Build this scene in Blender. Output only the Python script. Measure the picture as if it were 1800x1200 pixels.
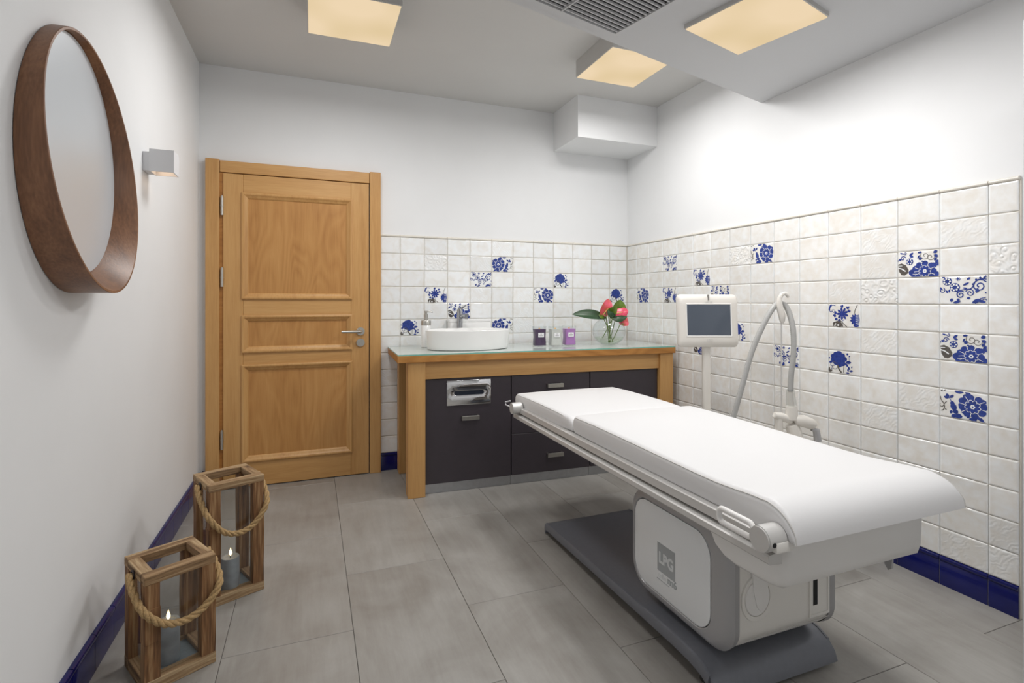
import bpy, bmesh, math, random
from mathutils import Vector, Matrix
random.seed(7)
PI = math.pi
SC = bpy.context.scene
COL = SC.collection
for o in list(bpy.data.objects):
    bpy.data.objects.remove(o)

# ------------------------------------------------------------------ camera, world, exposure
CAM = bpy.data.cameras.new('camera')
CAM.sensor_width = 36.0
CAM.lens = 36.0 * 916.0 / 1800.0
CAM.shift_y = -71.2 / 1800.0
CAM.clip_start = 0.02
cam = bpy.data.objects.new('camera', CAM)
COL.objects.link(cam)
cam.location = (-2.436, -3.688, 1.17)
cam.rotation_euler = (PI / 2, 0, -math.radians(20.96))
SC.camera = cam
W = bpy.data.worlds.new('world')
SC.world = W
W.use_nodes = True
W.node_tree.nodes['Background'].inputs[0].default_value = (0.8, 0.86, 1.0, 1)
W.node_tree.nodes['Background'].inputs[1].default_value = 0.3
SC.view_settings.view_transform = 'Standard'
SC.view_settings.look = 'None'
SC.view_settings.gamma = 1.0
SC.view_settings.use_curve_mapping = False
SC.view_settings.exposure = 0.0
SC.cycles.transparent_max_bounces = 32
LAMP_W = 12.0
LAMP_COL = (1.0, 0.99, 0.98)

# ------------------------------------------------------------------ materials
def srgb(r, g, b):
    f = lambda v: v / 12.92 if v <= 0.04045 else ((v + 0.055) / 1.055) ** 2.4
    return (f(r / 255), f(g / 255), f(b / 255), 1)

class NT:
    def __init__(s, name):
        s.m = bpy.data.materials.new(name)
        s.m.use_nodes = True
        s.t = s.m.node_tree
        s.b = s.t.nodes['Principled BSDF']
        s.out = s.t.nodes['Material Output']
    def n(s, typ, **kw):
        nd = s.t.nodes.new(typ)
        for k, v in kw.items():
            if k.startswith('i_'):
                key = k[2:]
                key = int(key) if key.isdigit() else key.replace('_', ' ')
                nd.inputs[key].default_value = v
            else:
                setattr(nd, k, v)
        return nd
    def l(s, a, b):
        s.t.links.new(a, b)
    def set(s, **kw):
        for k, v in kw.items():
            s.b.inputs[k.replace('_', ' ')].default_value = v
    def coords(s, scale=(1, 1, 1), kind='Object', rot=(0, 0, 0)):
        tc = s.n('ShaderNodeTexCoord')
        mp = s.n('ShaderNodeMapping')
        mp.inputs['Scale'].default_value = scale
        mp.inputs['Rotation'].default_value = rot
        s.l(tc.outputs[kind], mp.inputs['Vector'])
        return mp.outputs['Vector']
    def ramp(s, fac, stops):
        r = s.n('ShaderNodeValToRGB')
        e = r.color_ramp.elements
        e[0].position, e[0].color = stops[0]
        e[1].position, e[1].color = stops[-1]
        for p, c in stops[1:-1]:
            x = e.new(p)
            x.color = c
        s.l(fac, r.inputs[0])
        return r.outputs[0]
    def bump(s, h, strength=0.2, dist=0.01):
        b = s.n('ShaderNodeBump')
        b.inputs['Strength'].default_value = strength
        b.inputs['Distance'].default_value = dist
        s.l(h, b.inputs['Height'])
        s.l(b.outputs[0], s.b.inputs['Normal'])
        return b

def plain(name, col, rough=0.5, metal=0.0, noise=0.0, nscale=20, bump=0.0, **kw):
    t = NT(name)
    t.set(Base_Color=col, Roughness=rough, Metallic=metal)
    for k, v in kw.items():
        t.b.inputs[k.replace('_', ' ')].default_value = v
    if noise or bump:
        v = t.coords()
        nz = t.n('ShaderNodeTexNoise', i_Scale=nscale, i_Detail=5.0)
        t.l(v, nz.inputs['Vector'])
        if noise:
            lo = tuple(c * (1 - noise) for c in col[:3]) + (1,)
            hi = tuple(min(1, c * (1 + noise)) for c in col[:3]) + (1,)
            t.l(t.ramp(nz.outputs[0], [(0.3, lo), (0.7, hi)]), t.b.inputs['Base Color'])
        if bump:
            t.bump(nz.outputs[0], bump, 0.004)
    return t.m

def wood(name, light, mid, dark, axis='z', rough=0.42, scale=1.0, fine=1.0, cathedral=0.0, bumps=0.12, contrast=0.25):
    t = NT(name)
    a = {'x': (0.06, 1, 1), 'y': (1, 0.06, 1), 'z': (1, 1, 0.06)}[axis]
    v = t.coords(tuple(c * 14 * scale for c in a))
    n1 = t.n('ShaderNodeTexNoise', i_Scale=1.0, i_Detail=4.0, i_Distortion=0.6)
    t.l(v, n1.inputs['Vector'])
    v2 = t.coords(tuple(c * 130 * fine for c in a))
    n2 = t.n('ShaderNodeTexNoise', i_Scale=1.0, i_Detail=3.0)
    t.l(v2, n2.inputs['Vector'])
    mx = t.n('ShaderNodeMix', data_type='FLOAT', i_0=0.38)
    t.l(n1.outputs[0], mx.inputs[2])
    t.l(n2.outputs[0], mx.inputs[3])
    h = mx.outputs[0]
    if cathedral:
        b = {'x': (0.22, 1, 1), 'y': (1, 0.22, 1), 'z': (1, 1, 0.22)}[axis]
        v3 = t.coords(tuple(c * 5 for c in b))
        n3 = t.n('ShaderNodeTexNoise', i_Scale=1.0, i_Detail=1.5, i_Distortion=0.3)
        t.l(v3, n3.inputs['Vector'])
        mm = t.n('ShaderNodeMath', operation='MULTIPLY', i_1=26.0)
        t.l(n3.outputs[0], mm.inputs[0])
        fr = t.n('ShaderNodeMath', operation='PINGPONG', i_1=1.0)
        t.l(mm.outputs[0], fr.inputs[0])
        mx2 = t.n('ShaderNodeMix', data_type='FLOAT', i_0=cathedral)
        t.l(h, mx2.inputs[2])
        t.l(fr.outputs[0], mx2.inputs[3])
        h = mx2.outputs[0]
    t.l(t.ramp(h, [(0.5 - contrast, dark), (0.5, mid), (0.5 + contrast, light)]), t.b.inputs['Base Color'])
    t.set(Roughness=rough)
    t.bump(n2.outputs[0], bumps, 0.002)
    return t.m

M = {}
M['plaster'] = plain('white_plaster', srgb(236, 237, 238), 0.75, noise=0.015, nscale=3, bump=0.015)
M['ceiling'] = plain('ceiling_paint', srgb(212, 211, 209), 0.85, noise=0.02, nscale=2)
M['lowered'] = plain('lowered_ceiling_paint', srgb(212, 213, 215), 0.85, noise=0.01, nscale=2)
M['grout'] = plain('beige_grout', srgb(228, 222, 210), 0.9, noise=0.08, nscale=14)
M['floor_grout'] = plain('floor_joint', srgb(112, 108, 103), 0.9)
M['bluegrout'] = plain('skirting_joint', srgb(150, 150, 160), 0.9)

def tile_mat(name, emboss=None):
    t = NT(name)
    oi = t.n('ShaderNodeObjectInfo')
    tc = t.n('ShaderNodeTexCoord')
    add = t.n('ShaderNodeVectorMath', operation='ADD')
    comb = t.n('ShaderNodeCombineXYZ')
    mul = t.n('ShaderNodeMath', operation='MULTIPLY', i_1=37.0)
    t.l(oi.outputs['Random'], mul.inputs[0])
    for i in range(3):
        t.l(mul.outputs[0], comb.inputs[i])
    t.l(tc.outputs['Object'], add.inputs[0])
    t.l(comb.outputs[0], add.inputs[1])
    P = add.outputs[0]
    n1 = t.n('ShaderNodeTexNoise', i_Scale=16.0, i_Detail=3.0, i_Distortion=0.8)
    t.l(P, n1.inputs['Vector'])
    c1 = t.ramp(n1.outputs[0], [(0.32, srgb(238, 237, 234)), (0.5, srgb(243, 244, 244)), (0.68, srgb(245, 248, 250))])
    # worn beige rim: distance to the edge from object coordinates (tile 0.166 x 0.115, x/y hold one axis)
    sx = t.n('ShaderNodeSeparateXYZ')
    t.l(tc.outputs['Generated'], sx.inputs[0])
    def edge(sock):
        a = t.n('ShaderNodeMath', operation='SUBTRACT', i_1=0.5)
        t.l(sock, a.inputs[0])
        b = t.n('ShaderNodeMath', operation='ABSOLUTE')
        t.l(a.outputs[0], b.inputs[0])
        return b.outputs[0]
    mxm = t.n('ShaderNodeMath', operation='MAXIMUM')
    t.l(edge(sx.outputs[0]), mxm.inputs[0])
    t.l(edge(sx.outputs[2]), mxm.inputs[1])
    nz = t.n('ShaderNodeTexNoise', i_Scale=30.0, i_Detail=4.0)
    t.l(P, nz.inputs['Vector'])
    ad = t.n('ShaderNodeMath', operation='MULTIPLY_ADD', i_1=0.22)
    t.l(nz.outputs[0], ad.inputs[0])
    t.l(mxm.outputs[0], ad.inputs[2])
    mask = t.ramp(ad.outputs[0], [(0.54, (0, 0, 0, 1)), (0.68, (0.45, 0.45, 0.45, 1))])
    mix = t.n('ShaderNodeMix', data_type='RGBA')
    t.l(mask, mix.inputs[0])
    t.l(c1, mix.inputs[6])
    mix.inputs[7].default_value = srgb(216, 205, 186)
    # overall lightness differs from piece to piece
    hv = t.n('ShaderNodeHueSaturation')
    mr = t.n('ShaderNodeMapRange', i_3=0.93, i_4=1.03)
    t.l(oi.outputs['Random'], mr.inputs[0])
    t.l(mr.outputs[0], hv.inputs['Value'])
    t.l(mix.outputs[2], hv.inputs['Color'])
    t.l(hv.outputs[0], t.b.inputs['Base Color'])
    t.set(Roughness=0.12)
    n2 = t.n('ShaderNodeTexNoise', i_Scale=11.0, i_Detail=1.5)
    t.l(P, n2.inputs['Vector'])
    h = n2.outputs[0]
    st, di = 0.35, 0.012
    if emboss == 'ripple':
        vo = t.n('ShaderNodeTexVoronoi', feature='SMOOTH_F1', i_Scale=42.0)
        t.l(P, vo.inputs['Vector'])
        wv = t.n('ShaderNodeMath', operation='SINE')
        mm = t.n('ShaderNodeMath', operation='MULTIPLY', i_1=14.0)
        t.l(vo.outputs['Distance'], mm.inputs[0])
        t.l(mm.outputs[0], wv.inputs[0])
        h, st, di = wv.outputs[0], 0.5, 0.0025
    if emboss == 'diagonal':
        wv = t.n('ShaderNodeTexWave', wave_type='BANDS', bands_direction='DIAGONAL', i_Scale=26.0, i_Distortion=9.0, i_Detail=2.0)
        t.l(P, wv.inputs['Vector'])
        mk = t.n('ShaderNodeMath', operation='MULTIPLY')
        t.l(wv.outputs[1], mk.inputs[0])
        t.l(t.ramp(n1.outputs[0], [(0.42, (0, 0, 0, 1)), (0.6, (1, 1, 1, 1))]), mk.inputs[1])
        h, st, di = mk.outputs[0], 0.28, 0.003
    t.bump(h, st, di)
    return t.m
M['tile'] = tile_mat('glazed_white_tile')
M['tile_ripple'] = tile_mat('embossed_white_tile', 'ripple')
M['tile_diag'] = tile_mat('ornament_white_tile', 'diagonal')
M['trimtile'] = plain('cream_trim_tile', srgb(226, 221, 211), 0.2, noise=0.04, nscale=12)
M['print_blue'] = plain('cobalt_print', srgb(42, 64, 142), 0.18, noise=0.25, nscale=90)
M['print_grey'] = plain('grey_print', srgb(92, 88, 84), 0.2, noise=0.2, nscale=120)
M['print_white'] = plain('white_print', srgb(236, 238, 240), 0.18)
M['bluetile'] = plain('cobalt_skirting_tile', srgb(18, 24, 92), 0.1, noise=0.12, nscale=9)

def floor_mat():
    t = NT('grey_concrete_floor_tile')
    oi = t.n('ShaderNodeObjectInfo')
    tc = t.n('ShaderNodeTexCoord')
    comb = t.n('ShaderNodeCombineXYZ')
    mul = t.n('ShaderNodeMath', operation='MULTIPLY', i_1=53.0)
    t.l(oi.outputs['Random'], mul.inputs[0])
    for i in range(3):
        t.l(mul.outputs[0], comb.inputs[i])
    add = t.n('ShaderNodeVectorMath', operation='ADD')
    t.l(tc.outputs['Object'], add.inputs[0])
    t.l(comb.outputs[0], add.inputs[1])
    n1 = t.n('ShaderNodeTexNoise', i_Scale=3.2, i_Detail=7.0, i_Roughness=0.62, i_Distortion=0.5)
    t.l(add.outputs[0], n1.inputs['Vector'])
    mp = t.n('ShaderNodeMapping')
    mp.inputs['Scale'].default_value = (26, 3.0, 10)
    t.l(add.outputs[0], mp.inputs['Vector'])
    n2 = t.n('ShaderNodeTexNoise', i_Scale=1.0, i_Detail=6.0, i_Roughness=0.7)
    t.l(mp.outputs[0], n2.inputs['Vector'])
    mx = t.n('ShaderNodeMix', data_type='FLOAT', i_0=0.35)
    t.l(n1.outputs[0], mx.inputs[2])
    t.l(n2.outputs[0], mx.inputs[3])
    t.l(t.ramp(mx.outputs[0], [(0.3, srgb(138, 133, 127)), (0.5, srgb(156, 153, 148)), (0.7, srgb(172, 170, 166))]), t.b.inputs['Base Color'])
    t.l(t.ramp(n1.outputs[0], [(0.3, (0.34,) * 3 + (1,)), (0.7, (0.5,) * 3 + (1,))]), t.b.inputs['Roughness'])
    t.bump(n2.outputs[0], 0.05, 0.002)
    return t.m
M['floor'] = floor_mat()
oL, oM, oD = srgb(214, 170, 112), srgb(203, 156, 97), srgb(184, 134, 77)
M['oak_v'] = wood('oak_vertical', oL, oM, oD, 'z')
M['oak_h'] = wood('oak_horizontal', oL, oM, oD, 'x')
M['oak_panel'] = wood('oak_panel', srgb(204, 154, 94), srgb(192, 140, 80), srgb(172, 119, 63), 'z', cathedral=0.16)
M['oak_side'] = wood('oak_slab_front', srgb(196, 140, 74), srgb(180, 124, 60), srgb(150, 98, 44), 'x', cathedral=0.22)
M['walnut'] = wood('walnut_veneer', srgb(152, 108, 76), srgb(126, 86, 59), srgb(94, 62, 43), 'z', rough=0.4, fine=1.3, contrast=0.2)
M['rustic'] = wood('rustic_wood', srgb(176, 142, 102), srgb(134, 96, 62), srgb(82, 56, 38), 'z', rough=0.85, scale=2.2, fine=1.2, bumps=0.7, contrast=0.13)
M['rustic_h'] = wood('rustic_wood_rail_long', srgb(190, 164, 128), srgb(150, 120, 86), srgb(92, 68, 48), 'x', rough=0.85, scale=2.2, fine=1.2, bumps=0.7, contrast=0.13)
M['rustic_y'] = wood('rustic_wood_rail_side', srgb(190, 164, 128), srgb(150, 120, 86), srgb(92, 68, 48), 'y', rough=0.85, scale=2.2, fine=1.2, bumps=0.7, contrast=0.13)
M['anthracite'] = plain('anthracite_laminate', srgb(62, 56, 62), 0.42, noise=0.04, nscale=30)
M['carcass'] = plain('cabinet_carcass', srgb(58, 54, 60), 0.6)
M['steel'] = plain('brushed_steel', srgb(196, 194, 188), 0.32, 1.0, noise=0.04, nscale=80)
M['plinth'] = plain('aluminium_plinth', srgb(186, 188, 192), 0.36, 1.0, noise=0.05, nscale=40)
M['chrome'] = plain('chrome', srgb(225, 226, 228), 0.06, 1.0)
M['tap'] = plain('tap_chrome', srgb(176, 178, 182), 0.12, 1.0)
M['mirror'] = plain('mirror_glass', srgb(222, 227, 232), 0.34, 0.42)  # half-metallic satin; the pale colour stands in for reflected white wall
M['ceramic'] = plain('white_ceramic', srgb(244, 244, 243), 0.08)
M['leather'] = plain('white_leatherette', srgb(229, 229, 230), 0.45, bump=0.03, nscale=220)
M['seam'] = plain('seam_thread', srgb(205, 203, 200), 0.6)
M['abs'] = plain('cream_plastic', srgb(240, 238, 233), 0.35)
M['abswhite'] = plain('white_plastic', srgb(241, 240, 238), 0.32)
M['machine'] = plain('warm_white_plastic', srgb(228, 224, 217), 0.38)
M['panelwhite'] = plain('panel_white_gloss', srgb(243, 246, 248), 0.12)
M['alu'] = plain('satin_aluminium', srgb(214, 213, 211), 0.38, 0.25)
M['alud'] = plain('dark_aluminium_groove', srgb(128, 126, 124), 0.45, 0.4)
M['greymetal'] = plain('grey_lacquer', srgb(176, 176, 178), 0.32, 0.2)
M['base'] = plain('graphite_lacquer', srgb(122, 125, 133), 0.3, 0.25, noise=0.03, nscale=60)
M['logo'] = plain('logo_grey', srgb(172, 177, 180), 0.4)
M['logolight'] = plain('logo_letters', srgb(224, 228, 230), 0.4)
M['dark'] = plain('dark_void', srgb(24, 25, 28), 0.7)
M['navy'] = plain('dark_slot_fill', srgb(30, 38, 52), 0.3)
M['lamphousing'] = plain('lamp_housing', srgb(200, 199, 196), 0.6)
M['whitemetal'] = plain('white_metal', srgb(222, 223, 226), 0.5)
M['slat'] = plain('grille_slat', srgb(205, 206, 208), 0.45)
M['rubber'] = plain('black_rubber', srgb(30, 30, 32), 0.6)
M['screen'] = plain('display_glass', srgb(82, 90, 102), 0.16)
M['hose'] = plain('grey_hose', srgb(176, 176, 174), 0.35, noise=0.05, nscale=60)
M['clear'] = None
M['candle_grey'] = plain('grey_wax', srgb(158, 164, 170), 0.5, noise=0.12, nscale=40, bump=0.2)
M['zinc'] = plain('zinc_tray', srgb(118, 128, 134), 0.5, 0.4, noise=0.2, nscale=25)
M['wick'] = plain('burnt_wick', srgb(35, 28, 24), 0.9)
M['rope'] = plain('jute_rope', srgb(178, 148, 104), 0.9, noise=0.25, nscale=180, bump=0.5)
M['iron'] = plain('dark_iron', srgb(70, 62, 60), 0.6, 0.5)
M['wax_plum'] = plain('plum_wax', srgb(72, 42, 84), 0.35)
M['wax_white'] = plain('ivory_wax', srgb(222, 221, 216), 0.35)
M['wax_lilac'] = plain('lilac_wax', srgb(190, 130, 200), 0.35)
M['paper'] = plain('white_label', srgb(238, 238, 240), 0.5)
M['ink'] = plain('label_ink', srgb(120, 110, 120), 0.6)
M['leaf_dark'] = plain('dark_green_leaf', srgb(48, 78, 48), 0.35, noise=0.25, nscale=30)
M['leaf'] = plain('green_leaf', srgb(96, 124, 40), 0.35, noise=0.25, nscale=30)
M['stem'] = plain('green_stem', srgb(104, 130, 48), 0.45)
M['spadix'] = plain('pale_spadix', srgb(240, 196, 130), 0.5)

def petal_mat():
    t = NT('pink_green_spathe')
    v = t.coords((1, 1, 1))
    n = t.n('ShaderNodeTexNoise', i_Scale=22.0, i_Detail=1.0)
    t.l(v, n.inputs['Vector'])
    t.l(t.ramp(n.outputs[0], [(0.36, srgb(128, 140, 52)), (0.47, srgb(226, 96, 96)), (0.7, srgb(240, 104, 128))]), t.b.inputs['Base Color'])
    t.set(Roughness=0.28)
    return t.m
M['petal'] = petal_mat()
M['petal_pink'] = plain('pink_spathe', srgb(240, 92, 118), 0.25, noise=0.15, nscale=30)

def glassy(name, tint, refl=1.0, fac=None):
    t = NT(name)
    tr = t.n('ShaderNodeBsdfTransparent')
    tr.inputs[0].default_value = tint
    gl = t.n('ShaderNodeBsdfGlossy', i_Roughness=0.02)
    fr = t.n('ShaderNodeLayerWeight', i_Blend=0.5)
    mx = t.n('ShaderNodeMixShader')
    if fac is None:
        pw = t.n('ShaderNodeMath', operation='POWER', i_1=5.0)
        t.l(fr.outputs['Facing'], pw.inputs[0])
        mm = t.n('ShaderNodeMath', operation='MULTIPLY_ADD', i_1=0.75 * refl, i_2=0.04 * refl)
        t.l(pw.outputs[0], mm.inputs[0])
        t.l(mm.outputs[0], mx.inputs[0])
    else:
        mx.inputs[0].default_value = fac
    t.l(tr.outputs[0], mx.inputs[1])
    t.l(gl.outputs[0], mx.inputs[2])
    t.l(mx.outputs[0], t.out.inputs[0])
    return t.m
M['glass'] = glassy('clear_glass', (0.97, 0.98, 0.98, 1))
M['pane'] = glassy('lantern_glass', (0.94, 0.95, 0.95, 1), 0.8)
M['water'] = glassy('water', (0.93, 0.96, 0.9, 1), 0.5)
M['clearplastic'] = glassy('clear_plastic', (0.9, 0.91, 0.91, 1), 1.0)
# the painted glass worktop: a pale green back-painted sheet under a clear gloss
M['glasstop'] = plain('back_painted_glass', srgb(196, 205, 200), 0.04, IOR=1.52)
M['glassedge'] = plain('green_glass_edge', srgb(126, 186, 170), 0.1)

def emit(name, col, strength, blotch=None):
    t = NT(name)
    e = t.n('ShaderNodeEmission')
    e.inputs[0].default_value = col
    e.inputs[1].default_value = strength
    if blotch:
        v = t.coords((1, 1, 1))
        n = t.n('ShaderNodeTexNoise', i_Scale=4.0, i_Detail=0.0)
        t.l(v, n.inputs['Vector'])
        t.l(t.ramp(n.outputs[0], [(0.2, blotch), (0.65, col)]), e.inputs[0])
    t.l(e.outputs[0], t.out.inputs[0])
    return t.m
M['diffuser'] = emit('lit_diffuser', srgb(238, 214, 178), 1.0, srgb(222, 198, 154))
M['flame'] = emit('flame', (1.0, 0.72, 0.36, 1), 4.0)
M['bulb'] = emit('warm_bulb', (1.0, 0.66, 0.4, 1), 0.8)

# ------------------------------------------------------------------ geometry helpers
def BM():
    return bmesh.new()

def box(bm, x0, x1, y0, y1, z0, z1, mi=0, bev=0.0, seg=2):
    vs = [bm.verts.new(p) for p in ((x0, y0, z0), (x1, y0, z0), (x1, y1, z0), (x0, y1, z0),
                                    (x0, y0, z1), (x1, y0, z1), (x1, y1, z1), (x0, y1, z1))]
    fs = [bm.faces.new([vs[i] for i in q]) for q in
          ((3, 2, 1, 0), (4, 5, 6, 7), (0, 1, 5, 4), (1, 2, 6, 5), (2, 3, 7, 6), (3, 0, 4, 7))]
    for f in fs:
        f.material_index = mi
    if bev:
        es = list({e for f in fs for e in f.edges})
        bmesh.ops.bevel(bm, geom=es, offset=bev, segments=seg, affect='EDGES', profile=0.5)
    return bm

def mkbox(*a, **k):
    return box(BM(), *a, **k)

def loft(bm, rings, cap0=True, cap1=True, closed=True, mi=0):
    R = [[bm.verts.new(p) for p in r] for r in rings]
    n = len(R[0])
    for a, b in zip(R, R[1:]):
        for i in range(n if closed else n - 1):
            j = (i + 1) % n
            f = bm.faces.new((a[i], a[j], b[j], b[i]))
            f.material_index = mi
    if cap0:
        bm.faces.new(R[0][::-1]).material_index = mi
    if cap1:
        bm.faces.new(R[-1]).material_index = mi
    return bm

def prism(bm, poly, axis, a, b, mi=0):
    """poly: 2-D points; axis 'x' -> (y,z), 'y' -> (x,z), 'z' -> (x,y)"""
    def P(p, t):
        return {'x': (t, p[0], p[1]), 'y': (p[0], t, p[1]), 'z': (p[0], p[1], t)}[axis]
    return loft(bm, [[P(p, a) for p in poly], [P(p, b) for p in poly]], mi=mi)

def rrect(x0, x1, y0, y1, r, n=6):
    r = min(r, (x1 - x0) / 2 - 1e-5, (y1 - y0) / 2 - 1e-5)
    out = []
    for cx, cy, a0 in ((x1 - r, y1 - r, 0), (x0 + r, y1 - r, PI / 2), (x0 + r, y0 + r, PI), (x1 - r, y0 + r, 1.5 * PI)):
        for k in range(n + 1):
            a = a0 + PI / 2 * k / n
            out.append((cx + r * math.cos(a), cy + r * math.sin(a)))
    return out

def tube(bm, pts, r, n=8, caps=True, mi=0, closed=False):
    pts = [Vector(p) for p in pts]
    rs = r if isinstance(r, (list, tuple)) else [r] * len(pts)
    N = len(pts)
    rings = []
    up = None
    for i, p in enumerate(pts):
        if closed:
            d = pts[(i + 1) % N] - pts[(i - 1) % N]
        else:
            d = pts[min(i + 1, N - 1)] - pts[max(i - 1, 0)]
        d.normalize()
        if up is None:
            up = Vector((0, 0, 1)) if abs(d.z) < 0.9 else Vector((1, 0, 0))
        s = d.cross(up)
        s.normalize()
        up = s.cross(d)
        up.normalize()
        rings.append([p + rs[i] * (math.cos(2 * PI * k / n) * s + math.sin(2 * PI * k / n) * up) for k in range(n)])
    if closed:
        R = [[bm.verts.new(p) for p in g] for g in rings]
        for a, b in zip(R, R[1:] + R[:1]):
            for k in range(n):
                f = bm.faces.new((a[k], a[(k + 1) % n], b[(k + 1) % n], b[k]))
                f.material_index = mi
        return bm
    return loft(bm, rings, caps, caps, mi=mi)

def lathe(bm, prof, c=(0, 0, 0), n=28, sx=1.0, sy=1.0, mi=0, caps=True):
    rings = [[(c[0] + r * sx * math.cos(2 * PI * k / n), c[1] + r * sy * math.sin(2 * PI * k / n), c[2] + z)
              for k in range(n)] for r, z in prof]
    return loft(bm, rings, caps, caps, mi=mi)

def cyl(bm, p, q, r, n=20, mi=0):
    return tube(bm, [p, q], r, n, True, mi)

ROOT = {}
def mat_of(o):
    while o.parent is not None:
        o = o.parent
    return ROOT.get(o.name, Matrix.Identity(4))

def obj(name, bm, mats, parent=None, world=True, smooth=None, mesh=None):
    """link one mesh object; world=True: vertices are world coordinates, moved into the parent's frame"""
    if mesh is None:
        if parent is not None and world:
            bmesh.ops.transform(bm, matrix=mat_of(parent).inverted(), verts=bm.verts)
        bmesh.ops.recalc_face_normals(bm, faces=bm.faces)
        mesh = bpy.data.meshes.new(name)
        bm.to_mesh(mesh)
        bm.free()
        for m in (mats if isinstance(mats, (list, tuple)) else [mats]):
            mesh.materials.append(M[m])
        if smooth is not None:
            for p in mesh.polygons:
                p.use_smooth = True
            try:
                mesh.set_sharp_from_angle(angle=math.radians(smooth))
            except Exception:
                pass
    o = bpy.data.objects.new(name, mesh)
    COL.objects.link(o)
    o.parent = parent
    return o

def tag(o, label=None, cat=None, group=None, kind=None):
    if label: o['label'] = label
    if cat: o['category'] = cat
    if group: o['group'] = group
    if kind: o['kind'] = kind
    return o

def thing(name, loc, label, cat, rz=0.0, group=None, kind=None):
    o = bpy.data.objects.new(name, None)
    o.empty_display_size = 0.05
    COL.objects.link(o)
    o.location = loc
    o.rotation_euler = (0, 0, rz)
    ROOT[o.name] = Matrix.Translation(loc) @ Matrix.Rotation(rz, 4, 'Z')
    return tag(o, label, cat, group, kind)

def text_bm(s, size, bold=0.0, sx=1.0, align='CENTER'):
    """lettering as flat polygons in the xy plane"""
    cu = bpy.data.curves.new('lettering', 'FONT')
    cu.body = s
    cu.size = size
    cu.align_x = align
    cu.align_y = 'CENTER'
    cu.offset = bold
    cu.extrude = 0.0004
    cu.resolution_u = 3
    o = bpy.data.objects.new('lettering', cu)
    COL.objects.link(o)
    dg = bpy.context.evaluated_depsgraph_get()
    me = o.evaluated_get(dg).to_mesh()
    bm = BM()
    bm.from_mesh(me)
    o.evaluated_get(dg).to_mesh_clear()
    bpy.data.objects.remove(o)
    bpy.data.curves.remove(cu)
    bmesh.ops.scale(bm, vec=(sx, 1, 1), verts=bm.verts)
    return bm

def place(bm, origin, ex, ey):
    """xy plane -> world plane spanned by ex, ey"""
    ex, ey = Vector(ex).normalized(), Vector(ey).normalized()
    ez = ex.cross(ey)
    m = Matrix((ex, ey, ez)).transposed().to_4x4()
    bmesh.ops.transform(bm, matrix=Matrix.Translation(origin) @ m, verts=bm.verts)
    return bm

# ------------------------------------------------------------------ room shell
XL, YF, ZC, ZD = -3.088, -4.55, 2.635, 2.32
floor = tag(obj('floor', mkbox(XL - .1, 0.1, YF - .1, 0.1, -0.12, -0.004), 'floor_grout'),
            'grey concrete-look floor of long staggered tiles', 'floor', kind='structure')
tag(obj('wall_left', mkbox(XL - .1, XL, YF, 0.0, 0, ZC), 'plaster'), 'plain white plaster wall on the left with oval mirror', 'wall', kind='structure')
tag(obj('wall_front', mkbox(XL - .1, 0.1, YF - .1, YF, 0, ZC), 'plaster'), 'plain white wall behind the viewer', 'wall', kind='structure')
wall_back = tag(obj('wall_back', mkbox(XL - .1, 0.1, 0, 0.1, 0, ZC), 'plaster'), 'white back wall with the oak door, tiled behind the vanity', 'wall', kind='structure')
wall_right = tag(obj('wall_right', mkbox(0, 0.1, YF, 0.0, 0, ZC), 'plaster'), 'white right-hand wall, tiled to shoulder height', 'wall', kind='structure')
ceiling = tag(obj('ceiling', mkbox(XL - .1, 0.1, YF - .1, 0.1, ZC, ZC + .1), 'ceiling'), 'grey painted ceiling with lowered section on the right', 'ceiling', kind='structure')
# lowered section: its edge runs askew from the right wall
bm = BM()
e0, e1 = (0.0, -1.379), (-2.30, -1.962)
prism(bm, [e0, e1, (-2.30 - 0.55, -4.2), (-2.5, YF), (0.0, YF)], 'z', ZD, ZC)
obj('lowered_section', bm, 'lowered', ceiling)
obj('duct_boxing', mkbox(-0.675, 0.0, -0.40, 0.0, 2.338, ZC), 'plaster', ceiling)

# floor tiles, long side along y, every other column shifted by half
cols = [-3.13, -2.715, -2.30, -1.878, -1.465, -1.052, -0.64, -0.228, 0.0]
TL, J = 0.815, 0.0017
def floor_tile(w, l, cache={}):
    k = (round(w, 3), round(l, 3))
    if k not in cache:
        bm = mkbox(0, w, 0, l, -0.006, 0.0, bev=0.0012, seg=1)
        me = bpy.data.meshes.new('floor_tile')
        bmesh.ops.recalc_face_normals(bm, faces=bm.faces)
        bm.to_mesh(me)
        bm.free()
        me.materials.append(M['floor'])
        cache[k] = me
    return cache[k]
for ci, (x0, x1) in enumerate(zip(cols, cols[1:])):
    x0 = max(x0, XL)
    y = (-0.94 if ci % 2 else -0.545) + TL
    y += TL
    while y > YF:
        ya, yb = max(y - TL, YF), min(y, 0.0)
        if yb - ya > 0.01:
            me = floor_tile(x1 - x0 - J, yb - ya - J)
            t = obj('floor_tile', None, None, floor, mesh=me)
            t.location = (x0 + J / 2, ya + J / 2, 0)
        y -= TL

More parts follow.
